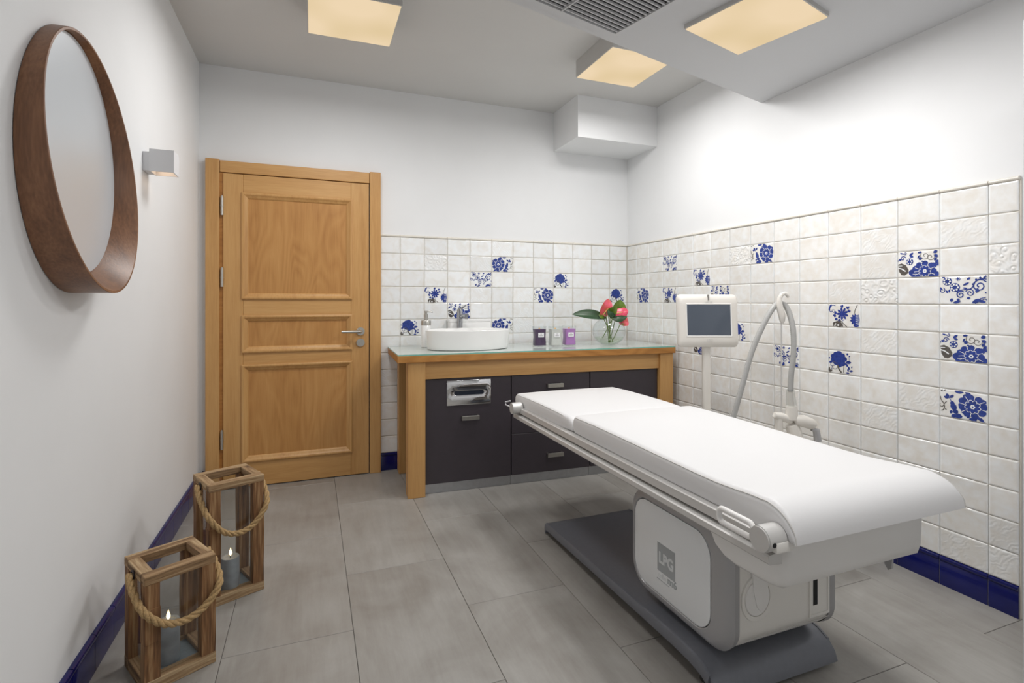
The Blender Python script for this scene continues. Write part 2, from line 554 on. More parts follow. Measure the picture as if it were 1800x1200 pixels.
# ------------------------------------------------------------------ wall tiles
TWR, ORR = 0.1662, -0.3117     # right wall pitch and one joint
TWB, OB = 0.1690, -1.8638      # back wall pitch and one joint
R0, RP = 1.6164, 0.11513       # top of the tile field, row pitch
GJ = 0.0024
def tile_mesh(w, h, mat, axis, cache={}):
    """pillow-edged tile, face towards -x (axis 'x') or -y (axis 'y'); origin at its upper corner nearest the room corner"""
    k = (round(w, 3), round(h, 3), mat, axis)
    if k in cache:
        return cache[k]
    bm = BM()
    rings = []
    for ins, d in ((0, 0), (0.0, 0.0035), (0.002, 0.0055), (0.006, 0.0066)):
        rings.append([(a, d, b) for a, b in ((ins, ins), (w - ins, ins), (w - ins, h - ins), (ins, h - ins))])
    loft(bm, rings, cap0=False)
    for v in bm.verts:
        a, d, b = v.co
        v.co = (a, -d, b) if axis == 'y' else (-d, -a, b)
    bmesh.ops.recalc_face_normals(bm, faces=bm.faces)
    me = bpy.data.meshes.new('wall_tile')
    bm.to_mesh(me)
    bm.free()
    me.materials.append(M[mat])
    cache[k] = me
    return me

# printed flower motifs, drawn in tile units: u 0..1.45 to the right, v 0..1 up
class Motif:
    def __init__(s):
        s.polys = []       # (points, layer, material)
    def poly(s, pts, layer=0, mi=0):
        s.polys.append((pts, layer, mi))
    def ell(s, x, y, rx, ry=None, rot=0, layer=0, mi=0, n=12):
        ry = ry or rx
        c, d = math.cos(rot), math.sin(rot)
        s.poly([(x + rx * math.cos(a) * c - ry * math.sin(a) * d, y + rx * math.cos(a) * d + ry * math.sin(a) * c)
                for a in [2 * PI * k / n for k in range(n)]], layer, mi)
    def leaf(s, x, y, L, w, rot, layer=0, mi=0):
        pts = [(t * L, w * math.sin(PI * t) ** 0.8) for t in (0, .15, .35, .6, .8, 1)] + \
              [(t * L, -w * math.sin(PI * t) ** 0.8) for t in (.8, .6, .35, .15)]
        c, d = math.cos(rot), math.sin(rot)
        s.poly([(x + a * c - b * d, y + a * d + b * c) for a, b in pts], layer, mi)
    def stroke(s, pts, w, layer=0, mi=0):
        L, R = [], []
        n = len(pts)
        for i in range(n):
            a, b = pts[max(i - 1, 0)], pts[min(i + 1, n - 1)]
            dx, dy = b[0] - a[0], b[1] - a[1]
            m = math.hypot(dx, dy) or 1
            L.append((pts[i][0] - dy / m * w, pts[i][1] + dx / m * w))
            R.append((pts[i][0] + dy / m * w, pts[i][1] - dx / m * w))
        for i in range(n - 1):
            s.poly([L[i], L[i + 1], R[i + 1], R[i]], layer, mi)
    def spiral(s, x, y, r, a0, turns, w, layer=0, mi=0):
        n = int(10 * abs(turns)) + 4
        s.stroke([(x + r * (1 - .82 * k / n) * math.cos(a0 + 2 * PI * turns * k / n),
                   y + r * (1 - .82 * k / n) * math.sin(a0 + 2 * PI * turns * k / n)) for k in range(n + 1)], w, layer, mi)
    def flower(s, x, y, r, n=7, core=0.34, rot=0.0, rings=2, eye=True):
        for k in range(n):
            a = rot + 2 * PI * k / n
            s.ell(x + .66 * r * math.cos(a), y + .66 * r * math.sin(a), r * .38, r * .30, a)
        s.ell(x, y, r * .62)
        if rings > 1:
            m = n + 1
            for k in range(m):
                a = rot + .3 + 2 * PI * k / m
                s.ell(x + .40 * r * math.cos(a), y + .40 * r * math.sin(a), r * .20, r * .17, a, 1, 2)
            for k in range(m):
                a = rot + .3 + 2 * PI * k / m
                s.ell(x + .38 * r * math.cos(a), y + .38 * r * math.sin(a), r * .17, r * .135, a, 2, 0)
            s.ell(x, y, r * .34, layer=3)
            for k in range(n):
                a = rot + 2 * PI * (k + .5) / n
                s.stroke([(x + .58 * r * math.cos(a), y + .58 * r * math.sin(a)), (x + .98 * r * math.cos(a), y + .98 * r * math.sin(a))], r * .022, 1, 2)
        if eye:
            for k in range(6):
                a = 2 * PI * k / 6
                s.ell(x + .12 * r * math.cos(a), y + .12 * r * math.sin(a), r * .075, layer=4, mi=2, n=8)
            s.ell(x, y, r * .07, layer=5, n=8)
    def mini(s, x, y, r, n=7):
        s.ell(x, y, r * 1.0, n=14)
        for k in range(n):
            a = 2 * PI * k / n
            s.ell(x + .64 * r * math.cos(a), y + .64 * r * math.sin(a), r * .22, layer=1, mi=2, n=8)

def m_peony():
    m = Motif()
    m.ell(.50, .60, .30, .27)
    for a, b, r in ((.24, .74, .13), (.22, .60, .11), (.36, .84, .13), (.50, .90, .13), (.66, .80, .12), (.74, .66, .13), (.66, .46, .14), (.52, .38, .12), (.34, .46, .11)):
        m.ell(a, b, r, r * .85)
    m.leaf(.80, .52, .26, .07, .1)
    m.leaf(.78, .50, .22, .05, -.9)
    m.leaf(.92, .36, .16, .05, -1.2)
    m.leaf(.96, .16, .18, .045, .2)
    m.leaf(.80, .08, .18, .04, -.05)
    m.leaf(.92, .12, .15, .04, 1.7)
    m.leaf(1.06, .30, .1, .03, 1.2)
    m.ell(.88, .88, .045); m.ell(.97, .80, .03); m.ell(.05, .66, .035); m.ell(.16, .20, .025)
    m.stroke([(.95, .78), (.96, .6)], .008)
    m.leaf(.22, .52, .2, .05, 3.5)
    m.spiral(.28, .30, .2, 1.9, -1.1, .012, mi=1)
    m.spiral(.20, .36, .14, .3, 1.0, .01, mi=0)
    m.stroke([(.45, .36), (.50, .2), (.62, .06)], .035, mi=1)
    m.stroke([(.72, .34), (.70, .06)], .01, mi=1)
    m.leaf(.02, .04, .2, .05, .5, mi=1)
    m.leaf(.03, .06, .2, .04, 1.4, mi=1)
    return m

def m_scroll():
    m = Motif()
    m.mini(.24, .82, .15); m.mini(.48, .60, .16); m.mini(.58, .90, .07, 5)
    m.leaf(.06, .96, .12, .03, .2)
    m.spiral(.08, .50, .10, 1.2, -1.2, .014)
    m.leaf(.02, .62, .1, .035, -1.2); m.leaf(.2, .5, .12, .035, -1.0); m.leaf(.3, .42, .12, .03, 1.5)
    m.leaf(.72, .66, .22, .04, .5); m.leaf(.72, .58, .14, .03, -.2); m.leaf(.84, .86, .14, .04, .6)
    m.spiral(1.22, .64, .23, .6, 1.6, .02)
    m.stroke([(1.42, .86), (1.30, .88), (1.18, .86), (1.08, .76), (1.03, .62), (.96, .54)], .018)
    for a, b in ((1.12, .86), (1.24, .92), (1.36, .92), (1.03, .7)):
        m.ell(a, b, .035)
    m.spiral(.94, .40, .14, 2.8, -1.5, .016)
    m.spiral(.66, .34, .14, .8, 1.5, .018)
    m.stroke([(.53, .44), (.62, .50), (.78, .52), (.96, .54)], .014)
    m.leaf(.84, .20, .12, .04, .3); m.leaf(1.12, .40, .16, .05, 1.2); m.leaf(1.20, .44, .14, .04, 2.0)
    m.leaf(.36, .08, .14, .05, 1.3); m.leaf(.42, .04, .26, .05, .3); m.leaf(.56, .12, .1, .05, 1.0)
    m.leaf(1.0, .04, .3, .07, .5); m.leaf(1.14, .14, .26, .05, -.25); m.stroke([(1.1, .02), (1.25, .2), (1.4, .24)], .014)
    m.spiral(1.36, .1, .09, .2, 1.1, .012)
    m.ell(1.40, .40, .025); m.ell(1.40, .96, .03)
    return m

def m_aster():
    m = Motif()
    m.spiral(.18, .74, .24, .9, .72, .016)
    m.spiral(.24, .66, .13, 3.6, -1.0, .008)
    m.leaf(.05, .82, .2, .05, 1.0); m.leaf(.03, .70, .14, .04, 1.3)
    for k in range(9):
        a = .4 + 2 * PI * k / 9
        m.leaf(.66 + .08 * math.cos(a), .58 + .08 * math.sin(a), .2, .055, a)
    m.ell(.66, .58, .14, .12)
    for a, b, r in ((.40, .60, 2.6), (.36, .52, 3.3), (.40, .40, 4.0), (.52, .36, 4.4), (.90, .66, .4), (.88, .78, 1.0), (.66, .84, 1.6)):
        m.leaf(a, b, .15, .045, r); m.leaf(a, b, .13, .04, r + .7)
    m.stroke([(.52, .30), (.62, .24), (.72, .14), (.86, .02)], .016, mi=1)
    m.stroke([(.66, .26), (.74, .34)], .01)
    for k in range(8):
        a = 1.1 + PI * 1.25 * k / 7
        m.leaf(1.26, .34, .27, .06, a)
    m.ell(1.32, .34, .10, .20)
    for k in range(9):
        m.leaf(1.40, .10 + .055 * k, .2, .035, PI - .5 + .12 * k, 1, 0)
    for k in range(6):
        m.stroke([(1.40, .14 + .08 * k), (1.25, .10 + .09 * k)], .008, 2, 2)
    m.ell(1.27, .10, .12, .07)
    m.stroke([(1.18, .56), (1.22, .74), (1.28, .88), (1.33, .98)], .012, mi=1)
    m.spiral(.36, .10, .13, 3.0, -.8, .03, mi=1)
    m.ell(.50, .10, .14, .12, mi=1)
    m.ell(.47, .08, .05, .04, layer=1, mi=2)
    m.stroke([(.24, .03), (.30, .18), (.42, .24), (.56, .22), (.66, .10), (.66, .02)], .025, mi=1)
    return m

def m_dahlia():
    m = Motif()
    m.poly([(.02, .52), (.14, .56), (.30, .48), (.40, .30), (.40, .18), (.26, .08), (.14, .10), (.05, .24)], 0, 1)
    m.stroke([(.02, .38), (.16, .34), (.30, .24)], .022, 1, 2)
    m.stroke([(.04, .46), (.18, .46)], .014, 1, 2)
    m.flower(.98, .22, .38, 8)
    for a, b, r in ((.56, .18, .16), (.68, .32, .15), (.78, .46, .12), (1.26, .42, .12), (1.36, .10, .11), (.62, .08, .14)):
        m.ell(a, b, r, r * .85)
    m.stroke([(.56, .12), (.70, .12)], .008, 1, 2); m.stroke([(.60, .2), (.74, .22)], .008, 1, 2)
    m.mini(.44, .60, .13, 6)
    m.spiral(.2, .74, .1, .2, 1.2, .016)
    m.leaf(.42, .82, .2, .045, .7); m.leaf(.44, .80, .14, .04, -.1)
    m.leaf(.06, .66, .1, .05, .9); m.leaf(.02, .62, .1, .04, 2.0); m.leaf(.08, .96, .14, .03, -.3); m.spiral(.28, .94, .07, 3, 1, .012)
    m.leaf(.76, .66, .14, .06, .6); m.leaf(.72, .92, .16, .04, .2); m.leaf(.84, .60, .1, .03, -.2); m.leaf(.72, .70, .16, .03, 1.1)
    m.spiral(.98, .80, .17, 2.4, 1.3, .008, mi=1); m.spiral(1.16, .74, .15, .6, -1.3, .008, mi=1)
    m.leaf(1.26, .88, .16, .06, .5); m.leaf(1.28, .80, .15, .06, -.4); m.leaf(1.36, .70, .1, .04, 1.3)
    m.leaf(1.30, .58, .14, .05, 1.1); m.leaf(1.42, .62, .18, .05, 4.2); m.leaf(1.38, .4, .14, .04, 1.0)
    return m

def m_rose():
    m = Motif()
    m.flower(1.02, .50, .42, 8, rot=.2)
    for a, b, r in ((.74, .66, .15), (.70, .50, .12), (.84, .82, .12), (1.32, .72, .10), (1.34, .5, .10), (1.32, .34, .1), (.78, .30, .12)):
        m.ell(a, b, r, r * .85)
    m.leaf(.46, .96, .3, .07, .05); m.leaf(.78, .98, .2, .06, -.3)
    m.ell(.44, .40, .10, .13, .3); m.ell(.50, .24, .09, .08); m.ell(.40, .52, .07, .08)
    m.leaf(.36, .04, .2, .07, .4); m.leaf(.46, .08, .26, .10, .1); m.leaf(.34, .14, .14, .05, 1.2)
    m.leaf(.84, .08, .22, .06, .9); m.leaf(1.02, .18, .2, .05, -1.0); m.leaf(1.12, .2, .3, .06, -.6); m.leaf(.9, .06, .26, .06, .1)
    m.stroke([(.40, .52), (.34, .64), (.30, .72)], .012)
    m.leaf(.28, .68, .18, .06, 1.9); m.leaf(.28, .68, .16, .05, 2.8); m.leaf(.32, .70, .18, .05, .8)
    m.stroke([(.04, .92), (.10, .96)], .02, mi=1); m.stroke([(.14, .94), (.19, .98)], .018, mi=1)
    m.spiral(.04, .42, .12, 1.4, -.9, .012, mi=1)
    m.stroke([(.02, .72), (.04, .60), (.12, .50), (.16, .36), (.12, .24), (.04, .20)], .012, mi=1)
    m.stroke([(.14, .46), (.22, .56)], .012, mi=1); m.stroke([(.14, .3), (.22, .26)], .012, mi=1)
    return m
MOTIF = {'peony': m_peony(), 'scroll': m_scroll(), 'aster': m_aster(), 'dahlia': m_dahlia(), 'rose': m_rose()}

def print_mesh(kind, w, h, axis, flip=False, cache={}):
    k = (kind, axis, flip)
    if k in cache:
        return cache[k]
    bm = BM()
    sx, sy = w / 1.45, h
    for q_, (pts, layer, mi) in enumerate(sorted(MOTIF[kind].polys, key=lambda e: e[1])):
        P = []
        for a, b in pts:
            a = min(max(a, .012), 1.438)
            b = min(max(b, .012), .988)
            if flip:
                a = 1.45 - a
            d = 0.0068 + q_ * 0.000015
            P.append((a * sx, -d, b * sy) if axis == 'y' else (-d, -a * sx, b * sy))
        try:
            f = bm.faces.new([bm.verts.new(p) for p in P])
            f.material_index = mi
        except Exception:
            pass
    me = bpy.data.meshes.new('floral_print')
    bm.to_mesh(me)
    bm.free()
    # face the room
    for m in ('print_blue', 'print_grey', 'print_white'):
        me.materials.append(M[m])
    cache[k] = me
    return me

NR = 13
emb = random.Random(11)
obj('grout_bed', mkbox(-0.0045, 0.0, -2.57, -0.0005, 0.0, R0 + 0.002), 'grout', wall_right)
obj('grout_bed', mkbox(-2.0, 0.0, -0.0045, 0.0, 0.0, R0 + 0.002), 'grout', wall_back)
PR = {(2, 1): 'scroll', (0, 3): 'rose', (2, 3): 'aster', (4, 2): 'aster', (5, 3): 'dahlia', (7, 1): 'rose', (6, 5): 'peony',
      (8, 6): 'scroll', (4, 6): 'dahlia', (10, 4): 'aster', (10, 6): 'peony', (12, 2): 'dahlia', (13, 3): 'scroll', (13, 5): 'dahlia', (13, 7): 'rose'}
ER = {(11, 2): 'tile_diag', (11, 3): 'tile_ripple', (14, 2): 'tile_ripple', (13, 1): 'tile_diag', (6, 1): 'tile_ripple', (12, 7): 'tile_diag', (13, 12): 'tile_diag',
      (14, 11): 'tile_diag', (10, 3): 'tile_diag', (11, 5): 'tile_diag', (8, 8): 'tile_diag'}
PB = {(0, 5): 'peony', (1, 3): 'aster', (2, 4): 'dahlia', (3, 2): 'scroll', (4, 1): 'rose*', (4, 5): 'rose*', (6, 3): 'rose', (7, 2): 'peony', (10, 3): 'peony'}
EB = {(1, 1): 'tile_ripple', (4, 0): 'tile_diag', (5, 3): 'tile_diag', (5, 4): 'tile_diag', (5, 5): 'tile_diag', (3, 1): 'tile_diag'}
for c in range(-2, 15):
    ya = ORR - TWR * (c - 1)          # joint nearer the corner
    yb = max(ORR - TWR * c, -2.566)
    ya = min(ya, -0.010)
    if ya - yb < 0.02:
        continue
    for r in range(NR):
        w, h = ya - yb - GJ, RP - GJ
        m = ER.get((c, r)) or ('tile_diag' if emb.random() < .03 and (c, r) not in PR else 'tile')
        t = obj('wall_tile', None, None, wall_right, mesh=tile_mesh(w, h, m, 'x'))
        t.location = (-0.0040, ya - GJ / 2, R0 - RP * (r + 1) + GJ / 2)
        k = PR.get((c, r))
        if k:
            p = obj('floral_print', None, None, t, mesh=print_mesh(k, w, h, 'x'))
for c in range(-1, 12):
    xa, xb = OB + TWB * c, OB + TWB * (c + 1)
    xa, xb = max(xa, -1.998), min(xb, -0.012)
    if xb - xa < 0.02:
        continue
    for r in range(NR):
        w, h = xb - xa - GJ, RP - GJ
        m = EB.get((c, r)) or ('tile_diag' if emb.random() < .03 and (c, r) not in PB else 'tile')
        t = obj('wall_tile', None, None, wall_back, mesh=tile_mesh(w, h, m, 'y'))
        t.location = (xa + GJ / 2, -0.0040, R0 - RP * (r + 1) + GJ / 2)
        k = PB.get((c, r))
        if k:
            p = obj('floral_print', None, None, t, mesh=print_mesh(k.rstrip('*'), w, h, 'y', k.endswith('*')))

# bullnose trim course on top of the tiling
def nose(axis, a, b, cache={}):
    k = (axis, round(b - a, 3))
    if k not in cache:
        bm = BM()
        prof = [(0, 0), (0.010, 0.0), (0.0145, 0.003), (0.0155, 0.008), (0.0135, 0.0125), (0.008, 0.0150), (0, 0.0152)]
        prism(bm, [(-p, q) for p, q in prof], 'x' if axis == 'y' else 'y', 0, (b - a - .002))
        if axis == 'x':
            pass
        bmesh.ops.recalc_face_normals(bm, faces=bm.faces)
        me = bpy.data.meshes.new('trim_piece')
        bm.to_mesh(me)
        bm.free()
        me.materials.append(M['trimtile'])
        for p in me.polygons:
            p.use_smooth = True
        me.set_sharp_from_angle(angle=0.9)
        cache[k] = me
    return cache[k]
t1 = thing('trim_1', (0, 0, R0), 'cream bullnose trim course along the top of the right wall tiles', 'trim', kind='structure')
for c in range(-2, 15):
    ya, yb = min(ORR - TWR * (c - 1), -0.001), max(ORR - TWR * c, -2.566)
    if ya - yb > .02:
        o = obj('trim_piece', None, None, t1, mesh=nose('x', yb, ya))
        o.location = (0, yb, 0)
t2 = thing('trim_2', (0, 0, R0), 'cream bullnose trim course along the top of the back wall tiles', 'trim', kind='structure')
for c in range(-1, 12):
    xa, xb = max(OB + TWB * c, -1.998), min(OB + TWB * (c + 1), -0.014)
    if xb - xa > .02:
        o = obj('trim_piece', None, None, t2, mesh=nose('y', xa, xb))
        o.location = (xa, 0, 0)

# cobalt skirting tiles with a moulded top edge
SH = 0.119
def skirt_mesh(axis, L, cache={}):
    k = (axis, round(L, 3))
    if k not in cache:
        prof = [(0, 0), (0.012, 0), (0.012, 0.096), (0.0105, 0.0985), (0.012, 0.101), (0.0155, 0.104), (0.0165, 0.110), (0.0140, 0.1160), (0.008, SH), (0, SH)]
        bm = BM()
        if axis == 'right':
            prism(bm, [(-a, b) for a, b in prof], 'y', 0, L)
        elif axis == 'left':
            prism(bm, [(a, b) for a, b in prof], 'y', 0, L)
        else:
            prism(bm, [(-a, b) for a, b in prof], 'x', 0, L)
        bmesh.ops.recalc_face_normals(bm, faces=bm.faces)
        me = bpy.data.meshes.new('skirting_tile')
        bm.to_mesh(me)
        bm.free()
        me.materials.append(M['bluetile'])
        for p in me.polygons:
            p.use_smooth = True
        me.set_sharp_from_angle(angle=0.7)
        cache[k] = me
    return cache[k]
br = thing('baseboard_right', (-0.0, 0, 0), 'cobalt blue glazed skirting tiles under the white tiled right wall', 'baseboard', kind='structure')
obj('joint_bed', mkbox(-0.009, -0.001, -2.566, -0.001, 0, SH - .004), 'bluegrout', br)
for c in range(-2, 15):
    ya, yb = min(ORR - TWR * (c - 1), -0.016), max(ORR - TWR * c, -2.566)
    if ya - yb > .02:
        o = obj('skirting_tile', None, None, br, mesh=skirt_mesh('right', ya - yb - .003))
        o.location = (0, yb + .0015, 0)
bb = thing('baseboard_back', (0, 0, 0), 'cobalt blue glazed skirting tiles along the back wall', 'baseboard', kind='structure')
obj('joint_bed', mkbox(-2.0, -0.018, -0.009, -0.001, 0, SH - .004), 'bluegrout', bb)
for xa, xb in [(max(OB + TWB * c, -1.998), min(OB + TWB * (c + 1), -0.018)) for c in range(-1, 11)] + [(XL + .017, -3.049)]:
    o = obj('skirting_tile', None, None, bb, mesh=skirt_mesh('back', xb - xa - .003))
    o.location = (xa + .0015, 0, 0)
bl = thing('baseboard_left', (XL, 0, 0), 'cobalt blue glazed skirting tiles along the left wall', 'baseboard', kind='structure')
obj('joint_bed', mkbox(XL + .001, XL + .009, YF + .01, -0.001, 0, SH - .004), 'bluegrout', bl)
y = -0.02
while y > YF + .2:
    o = obj('skirting_tile', None, None, bl, mesh=skirt_mesh('left', TWR - .003))
    o.location = (0, y - TWR + .0015, 0)
    y -= TWR

# ------------------------------------------------------------------ door
d1 = thing('door_1', (-2.52, 0, 0), 'oak three-panel door with steel lever in an oak casing', 'door', kind='structure')
obj('casing', mkbox(-3.048, -2.972, -0.045, 0.0, 0, 2.046, bev=.003), 'oak_v', d1)
obj('casing', mkbox(-2.072, -2.0, -0.045, 0.0, 0, 2.046, bev=.003), 'oak_v', d1)
obj('head_casing', mkbox(-2.970, -2.074, -0.040, 0.0, 1.968, 2.040, bev=.003), 'oak_h', d1)
obj('jamb_liner', mkbox(-2.972, -2.953, -0.030, 0.0, 0.0, 1.967), 'oak_side', d1)
leaf = obj('leaf', mkbox(-2.952, -2.075, -0.022, 0.0, 0.006, 1.962, bev=.002), 'dark', d1)
for nm, a in (('stile', (-2.952, -2.842, 0.006, 1.962)), ('stile', (-2.194, -2.078, 0.006, 1.962))):
    obj(nm, mkbox(a[0], a[1], -0.040, -0.006, a[2], a[3], bev=.0015, seg=1), 'oak_v', leaf)
for z0, z1 in ((0.006, 0.165), (0.762, 0.852), (1.072, 1.188), (1.842, 1.962)):
    obj('rail', mkbox(-2.8415, -2.1945, -0.0395, -0.006, z0, z1, bev=.0015, seg=1), 'oak_h', leaf)
for z0, z1 in ((0.165, 0.762), (0.852, 1.072), (1.188, 1.842)):
    x0, x1 = -2.842, -2.194
    obj('panel', mkbox(x0 + .03, x1 - .03, -0.029, -0.010, z0 + .03, z1 - .03), 'oak_panel', leaf)
    prof = [(0.0, 0.040), (0.0, 0.049), (0.007, 0.052), (0.014, 0.050), (0.020, 0.044), (0.030, 0.040), (0.036, 0.034), (0.040, 0.028)]
    bm = BM()
    # mitred moulding frame: rings of the four corners
    rings = []
    for ins, d in prof:
        i = ins - .008
        rings.append([(x0 + i, -d, z0 + i), (x1 - i, -d, z0 + i), (x1 - i, -d, z1 - i), (x0 + i, -d, z1 - i)])
    loft(bm, rings, False, False)
    obj('moulding', bm, 'oak_v', leaf, smooth=25)
for z in (1.757, 1.315, 0.31):
    bm = BM()
    cyl(bm, (-2.957, -0.045, z - .057), (-2.957, -0.045, z + .057), 0.0085, 12)
    cyl(bm, (-2.957, -0.045, z - .004), (-2.957, -0.045, z + .004), 0.0098, 12)
    cyl(bm, (-2.957, -0.045, z + .057), (-2.957, -0.045, z + .064), 0.005, 10)
    obj('hinge', bm, 'steel', d1, smooth=40)
bm = BM()
cyl(bm, (-2.133, -0.040, .966), (-2.133, -0.049, .966), .027, 24)
cyl(bm, (-2.133, -0.049, .966), (-2.133, -0.052, .966), .022, 24)
tube(bm, [(-2.133, -0.05, .966), (-2.133, -0.082, .966), (-2.138, -0.092, .966), (-2.152, -0.096, .966), (-2.20, -0.096, .966), (-2.258, -0.096, .966)],
     [.010, .010, .0105, .0105, .010, .009], 14)
obj('handle', bm, 'steel', leaf, smooth=40)
bm = BM()
cyl(bm, (-2.133, -0.040, .890), (-2.133, -0.048, .890), .027, 24)
cyl(bm, (-2.133, -0.048, .890), (-2.133, -0.050, .890), .022, 24)
box(bm, -2.1355, -2.1305, -0.055, -0.05, .876, .904)
obj('lock_rosette', bm, 'steel', leaf, smooth=40)
# white door leaf standing at the right edge of the view
d2 = thing('door_2', (-0.18, -2.80, 0), 'edge of a white door standing open at the right', 'door', kind='structure')
bm = mkbox(-0.478, -0.020, -2.83, -2.79, 0.008, 2.0, bev=.003)
obj('leaf', bm, 'whitemetal', d2)

# ------------------------------------------------------------------ ceiling lamps and grille
def lamp(label, cx, cy, z, size, drop, rz, power):
    t = thing('ceiling_lamp', (cx, cy, z), label, 'lamp', rz, 'square ceiling lamps')
    s = size / 2
    bm = BM()
    # housing: open-bottomed box with a slim rim round the diffuser
    ring = lambda h, z: [(-h, -h, z), (h, -h, z), (h, h, z), (-h, h, z)]
    loft(bm, [ring(s + .004, drop), ring(s + .004, 0.0), ring(s, -0.002), ring(s - .002, 0.004), ring(s - .002, drop - .004)], True, True)
    obj('housing', bm, 'lamphousing', t, world=False)
    bm = BM()
    box(bm, -s + .001, s - .001, -s + .001, s - .001, -0.006, 0.003, bev=.002)
    obj('diffuser', bm, 'diffuser', t, world=False)
    L = bpy.data.lights.new('lamp_light', 'AREA')
    L.shape = 'SQUARE'
    L.size = size - .01
    L.energy = power
    L.color = LAMP_COL
    lo = bpy.data.objects.new('lamp_light', L)
    COL.objects.link(lo)
    lo.parent = t
    lo.location = (0, 0, -0.012)
    return t
lamp('square lit ceiling lamp on the main ceiling nearest the mirror wall', -2.253, -1.05, ZC - .1, .405, .1, 0, LAMP_W)
lamp('square lit ceiling lamp above the vanity, partly behind the lowered ceiling', -0.727, -1.065, ZC - .1, .405, .1, 0, LAMP_W)
RZ = math.atan2(0.583, 2.30)
lamp('square lit lamp set into the lowered ceiling over the treatment bed', -0.752, -2.06, 2.303, .385, .017, RZ, LAMP_W)

lamp('added square fill lamp in the lowered ceiling behind the viewer', -1.40, -3.33, 2.303, .385, .017, RZ, LAMP_W)  # added unseen lamp, brightens the bed housing from the viewer's side

# air grille in the lowered ceiling (aligned with its edge)
g = thing('air_grille', (-1.228, -1.769, ZD), 'white slatted air grille in the lowered ceiling', 'grille', RZ)
GW, GD = 0.60, 0.40
obj('backing', mkbox(-GW, 0, -GD, 0, -0.0015, 0.0), 'dark', g, world=False)
bm = BM()
for a in ((-GW - .03, .03, -0.0, .03), (-GW - .03, .03, -GD - .03, -GD), (-GW - .03, -GW, -GD, 0.0), (0, .03, -GD, 0.0)):
    box(bm, a[0], a[1], a[2], a[3], -0.011, 0.0)
obj('frame', bm, 'lowered', g, world=False)
k = 0
y = -0.010
while y > -GD + .01:
    bm = BM()
    prism(bm, [(y, -0.009), (y - .0055, -0.009), (y - .0065, -0.0016), (y - .001, -0.0016)], 'x', -GW + .001, -.001)
    obj('slat', bm, 'slat', g, world=False)
    y -= 0.0225
obj('divider', mkbox(-0.306, -0.300, -GD, 0, -0.0135, -.001), 'slat', g, world=False)

# ------------------------------------------------------------------ wall sconce
s = thing('wall_sconce', (XL, -1.105, 1.71), 'small white cube wall light beside the mirror', 'wall lamp')
obj('mounting_plate', mkbox(XL, XL + .024, -1.147, -1.063, 1.708, 1.786, bev=.001, seg=1), 'whitemetal', s)
bm = BM()
x0, x1, y0, y1, z0, z1, tt = XL + .024, XL + .112, -1.15, -1.06, 1.706, 1.798, .004
ring = lambda i, z: [(x0 + i, y0 + i, z), (x1 - i, y0 + i, z), (x1 - i, y1 - i, z), (x0 + i, y1 - i, z)]
loft(bm, [ring(tt, z0), ring(0, z0), ring(0, z1), ring(tt, z1), ring(tt, z0 + .04)], False, False)
loft(bm, [ring(tt, z0), ring(tt, z0 + .04)], False, True)
obj('shade', bm, 'whitemetal', s)
obj('bulb', mkbox(x0 + .012, x1 - .012, y0 + .012, y1 - .012, z0 + .034, z0 + .039), 'bulb', s)
L = bpy.data.lights.new('sconce_light', 'AREA')
L.size = .06
L.energy = 0.03
L.color = (1, .72, .48)
lo = bpy.data.objects.new('sconce_light', L)
COL.objects.link(lo)
lo.parent = s
lo.location = (.068, 0.0, .022)

# ------------------------------------------------------------------ oval mirror in a deep walnut frame
yc, zc, ma, mb, ph = -1.826, 1.567, .315, .374, -.045
def mell(a, b, dep, n=96, oy=0, oz=0):
    out = []
    for k in range(n):
        t = 2 * PI * k / n
        Y, Z = a * math.cos(t), b * math.sin(t)
        y, z = Y * math.cos(ph) - Z * math.sin(ph), Y * math.sin(ph) + Z * math.cos(ph)
        d = dep if not callable(dep) else dep(y, z)
        out.append((XL + d, yc + oy + y, zc + oz + z))
    return out
mi = thing('wall_mirror', (XL, yc, zc - mb), 'large oval wall mirror in a deep tapering walnut frame', 'mirror')
dep = lambda y, z: .069 + .020 * y - .096 * z
bm = BM()
loft(bm, [mell(ma - .012, mb - .012, .002), mell(ma, mb, .002), mell(ma, mb, lambda y, z: dep(y, z) - .001), mell(ma - .001, mb - .001, dep),
          mell(ma - .007, mb - .007, dep), mell(ma - .008, mb - .008, lambda y, z: dep(y, z) - .001), mell(ma - .026, mb - .034, lambda y, z: .010 - .03 * (z - .335), oy=-.010, oz=.022)], False, False)
obj('frame', bm, 'walnut', mi, smooth=35)
bm = BM()
gd = lambda y, z: .012 - .03 * (z - .335)
loft(bm, [mell(ma - .028, mb - .036, .003, oy=-.010, oz=.022), mell(ma - .028, mb - .036, gd, oy=-.010, oz=.022)], True, True)
obj('glass', bm, 'mirror', mi)

# ------------------------------------------------------------------ oak vanity bench, glass top, cabinets
VO, VR = (-1.948, -0.012, 0.0), -math.radians(2.3)
# local axes: +x along the front to the right, +y towards the wall (room side is -y)
v = thing('vanity_bench', VO, 'oak bench frame with thick top carrying the basin', 'table', VR)
obj('top', mkbox(0, 1.915, -0.60, 0, .806, .846, bev=.002), 'oak_side', v, world=False)
for x0, x1, y0, y1 in ((.062, .165, -.585, -.485), (.062, .165, -.11, -.01), (1.80, 1.905, -.585, -.485), (1.80, 1.905, -.11, -.01)):
    obj('leg', mkbox(x0, x1, y0, y1, 0, .806, bev=.003), 'oak_v', v, world=False)
obj('apron', mkbox(.165, 1.80, -.565, -.535, .700, .806), 'oak_h', v, world=False)
gt = thing('glass_countertop', VO, 'pale green glass sheet covering the oak vanity top', 'glass sheet', VR)
bm = mkbox(0.001, 1.914, -0.599, -.001, .8465, .8545)
for f in bm.faces:
    f.material_index = 0 if abs(f.normal.z) > .9 else 1
bm.normal_update()
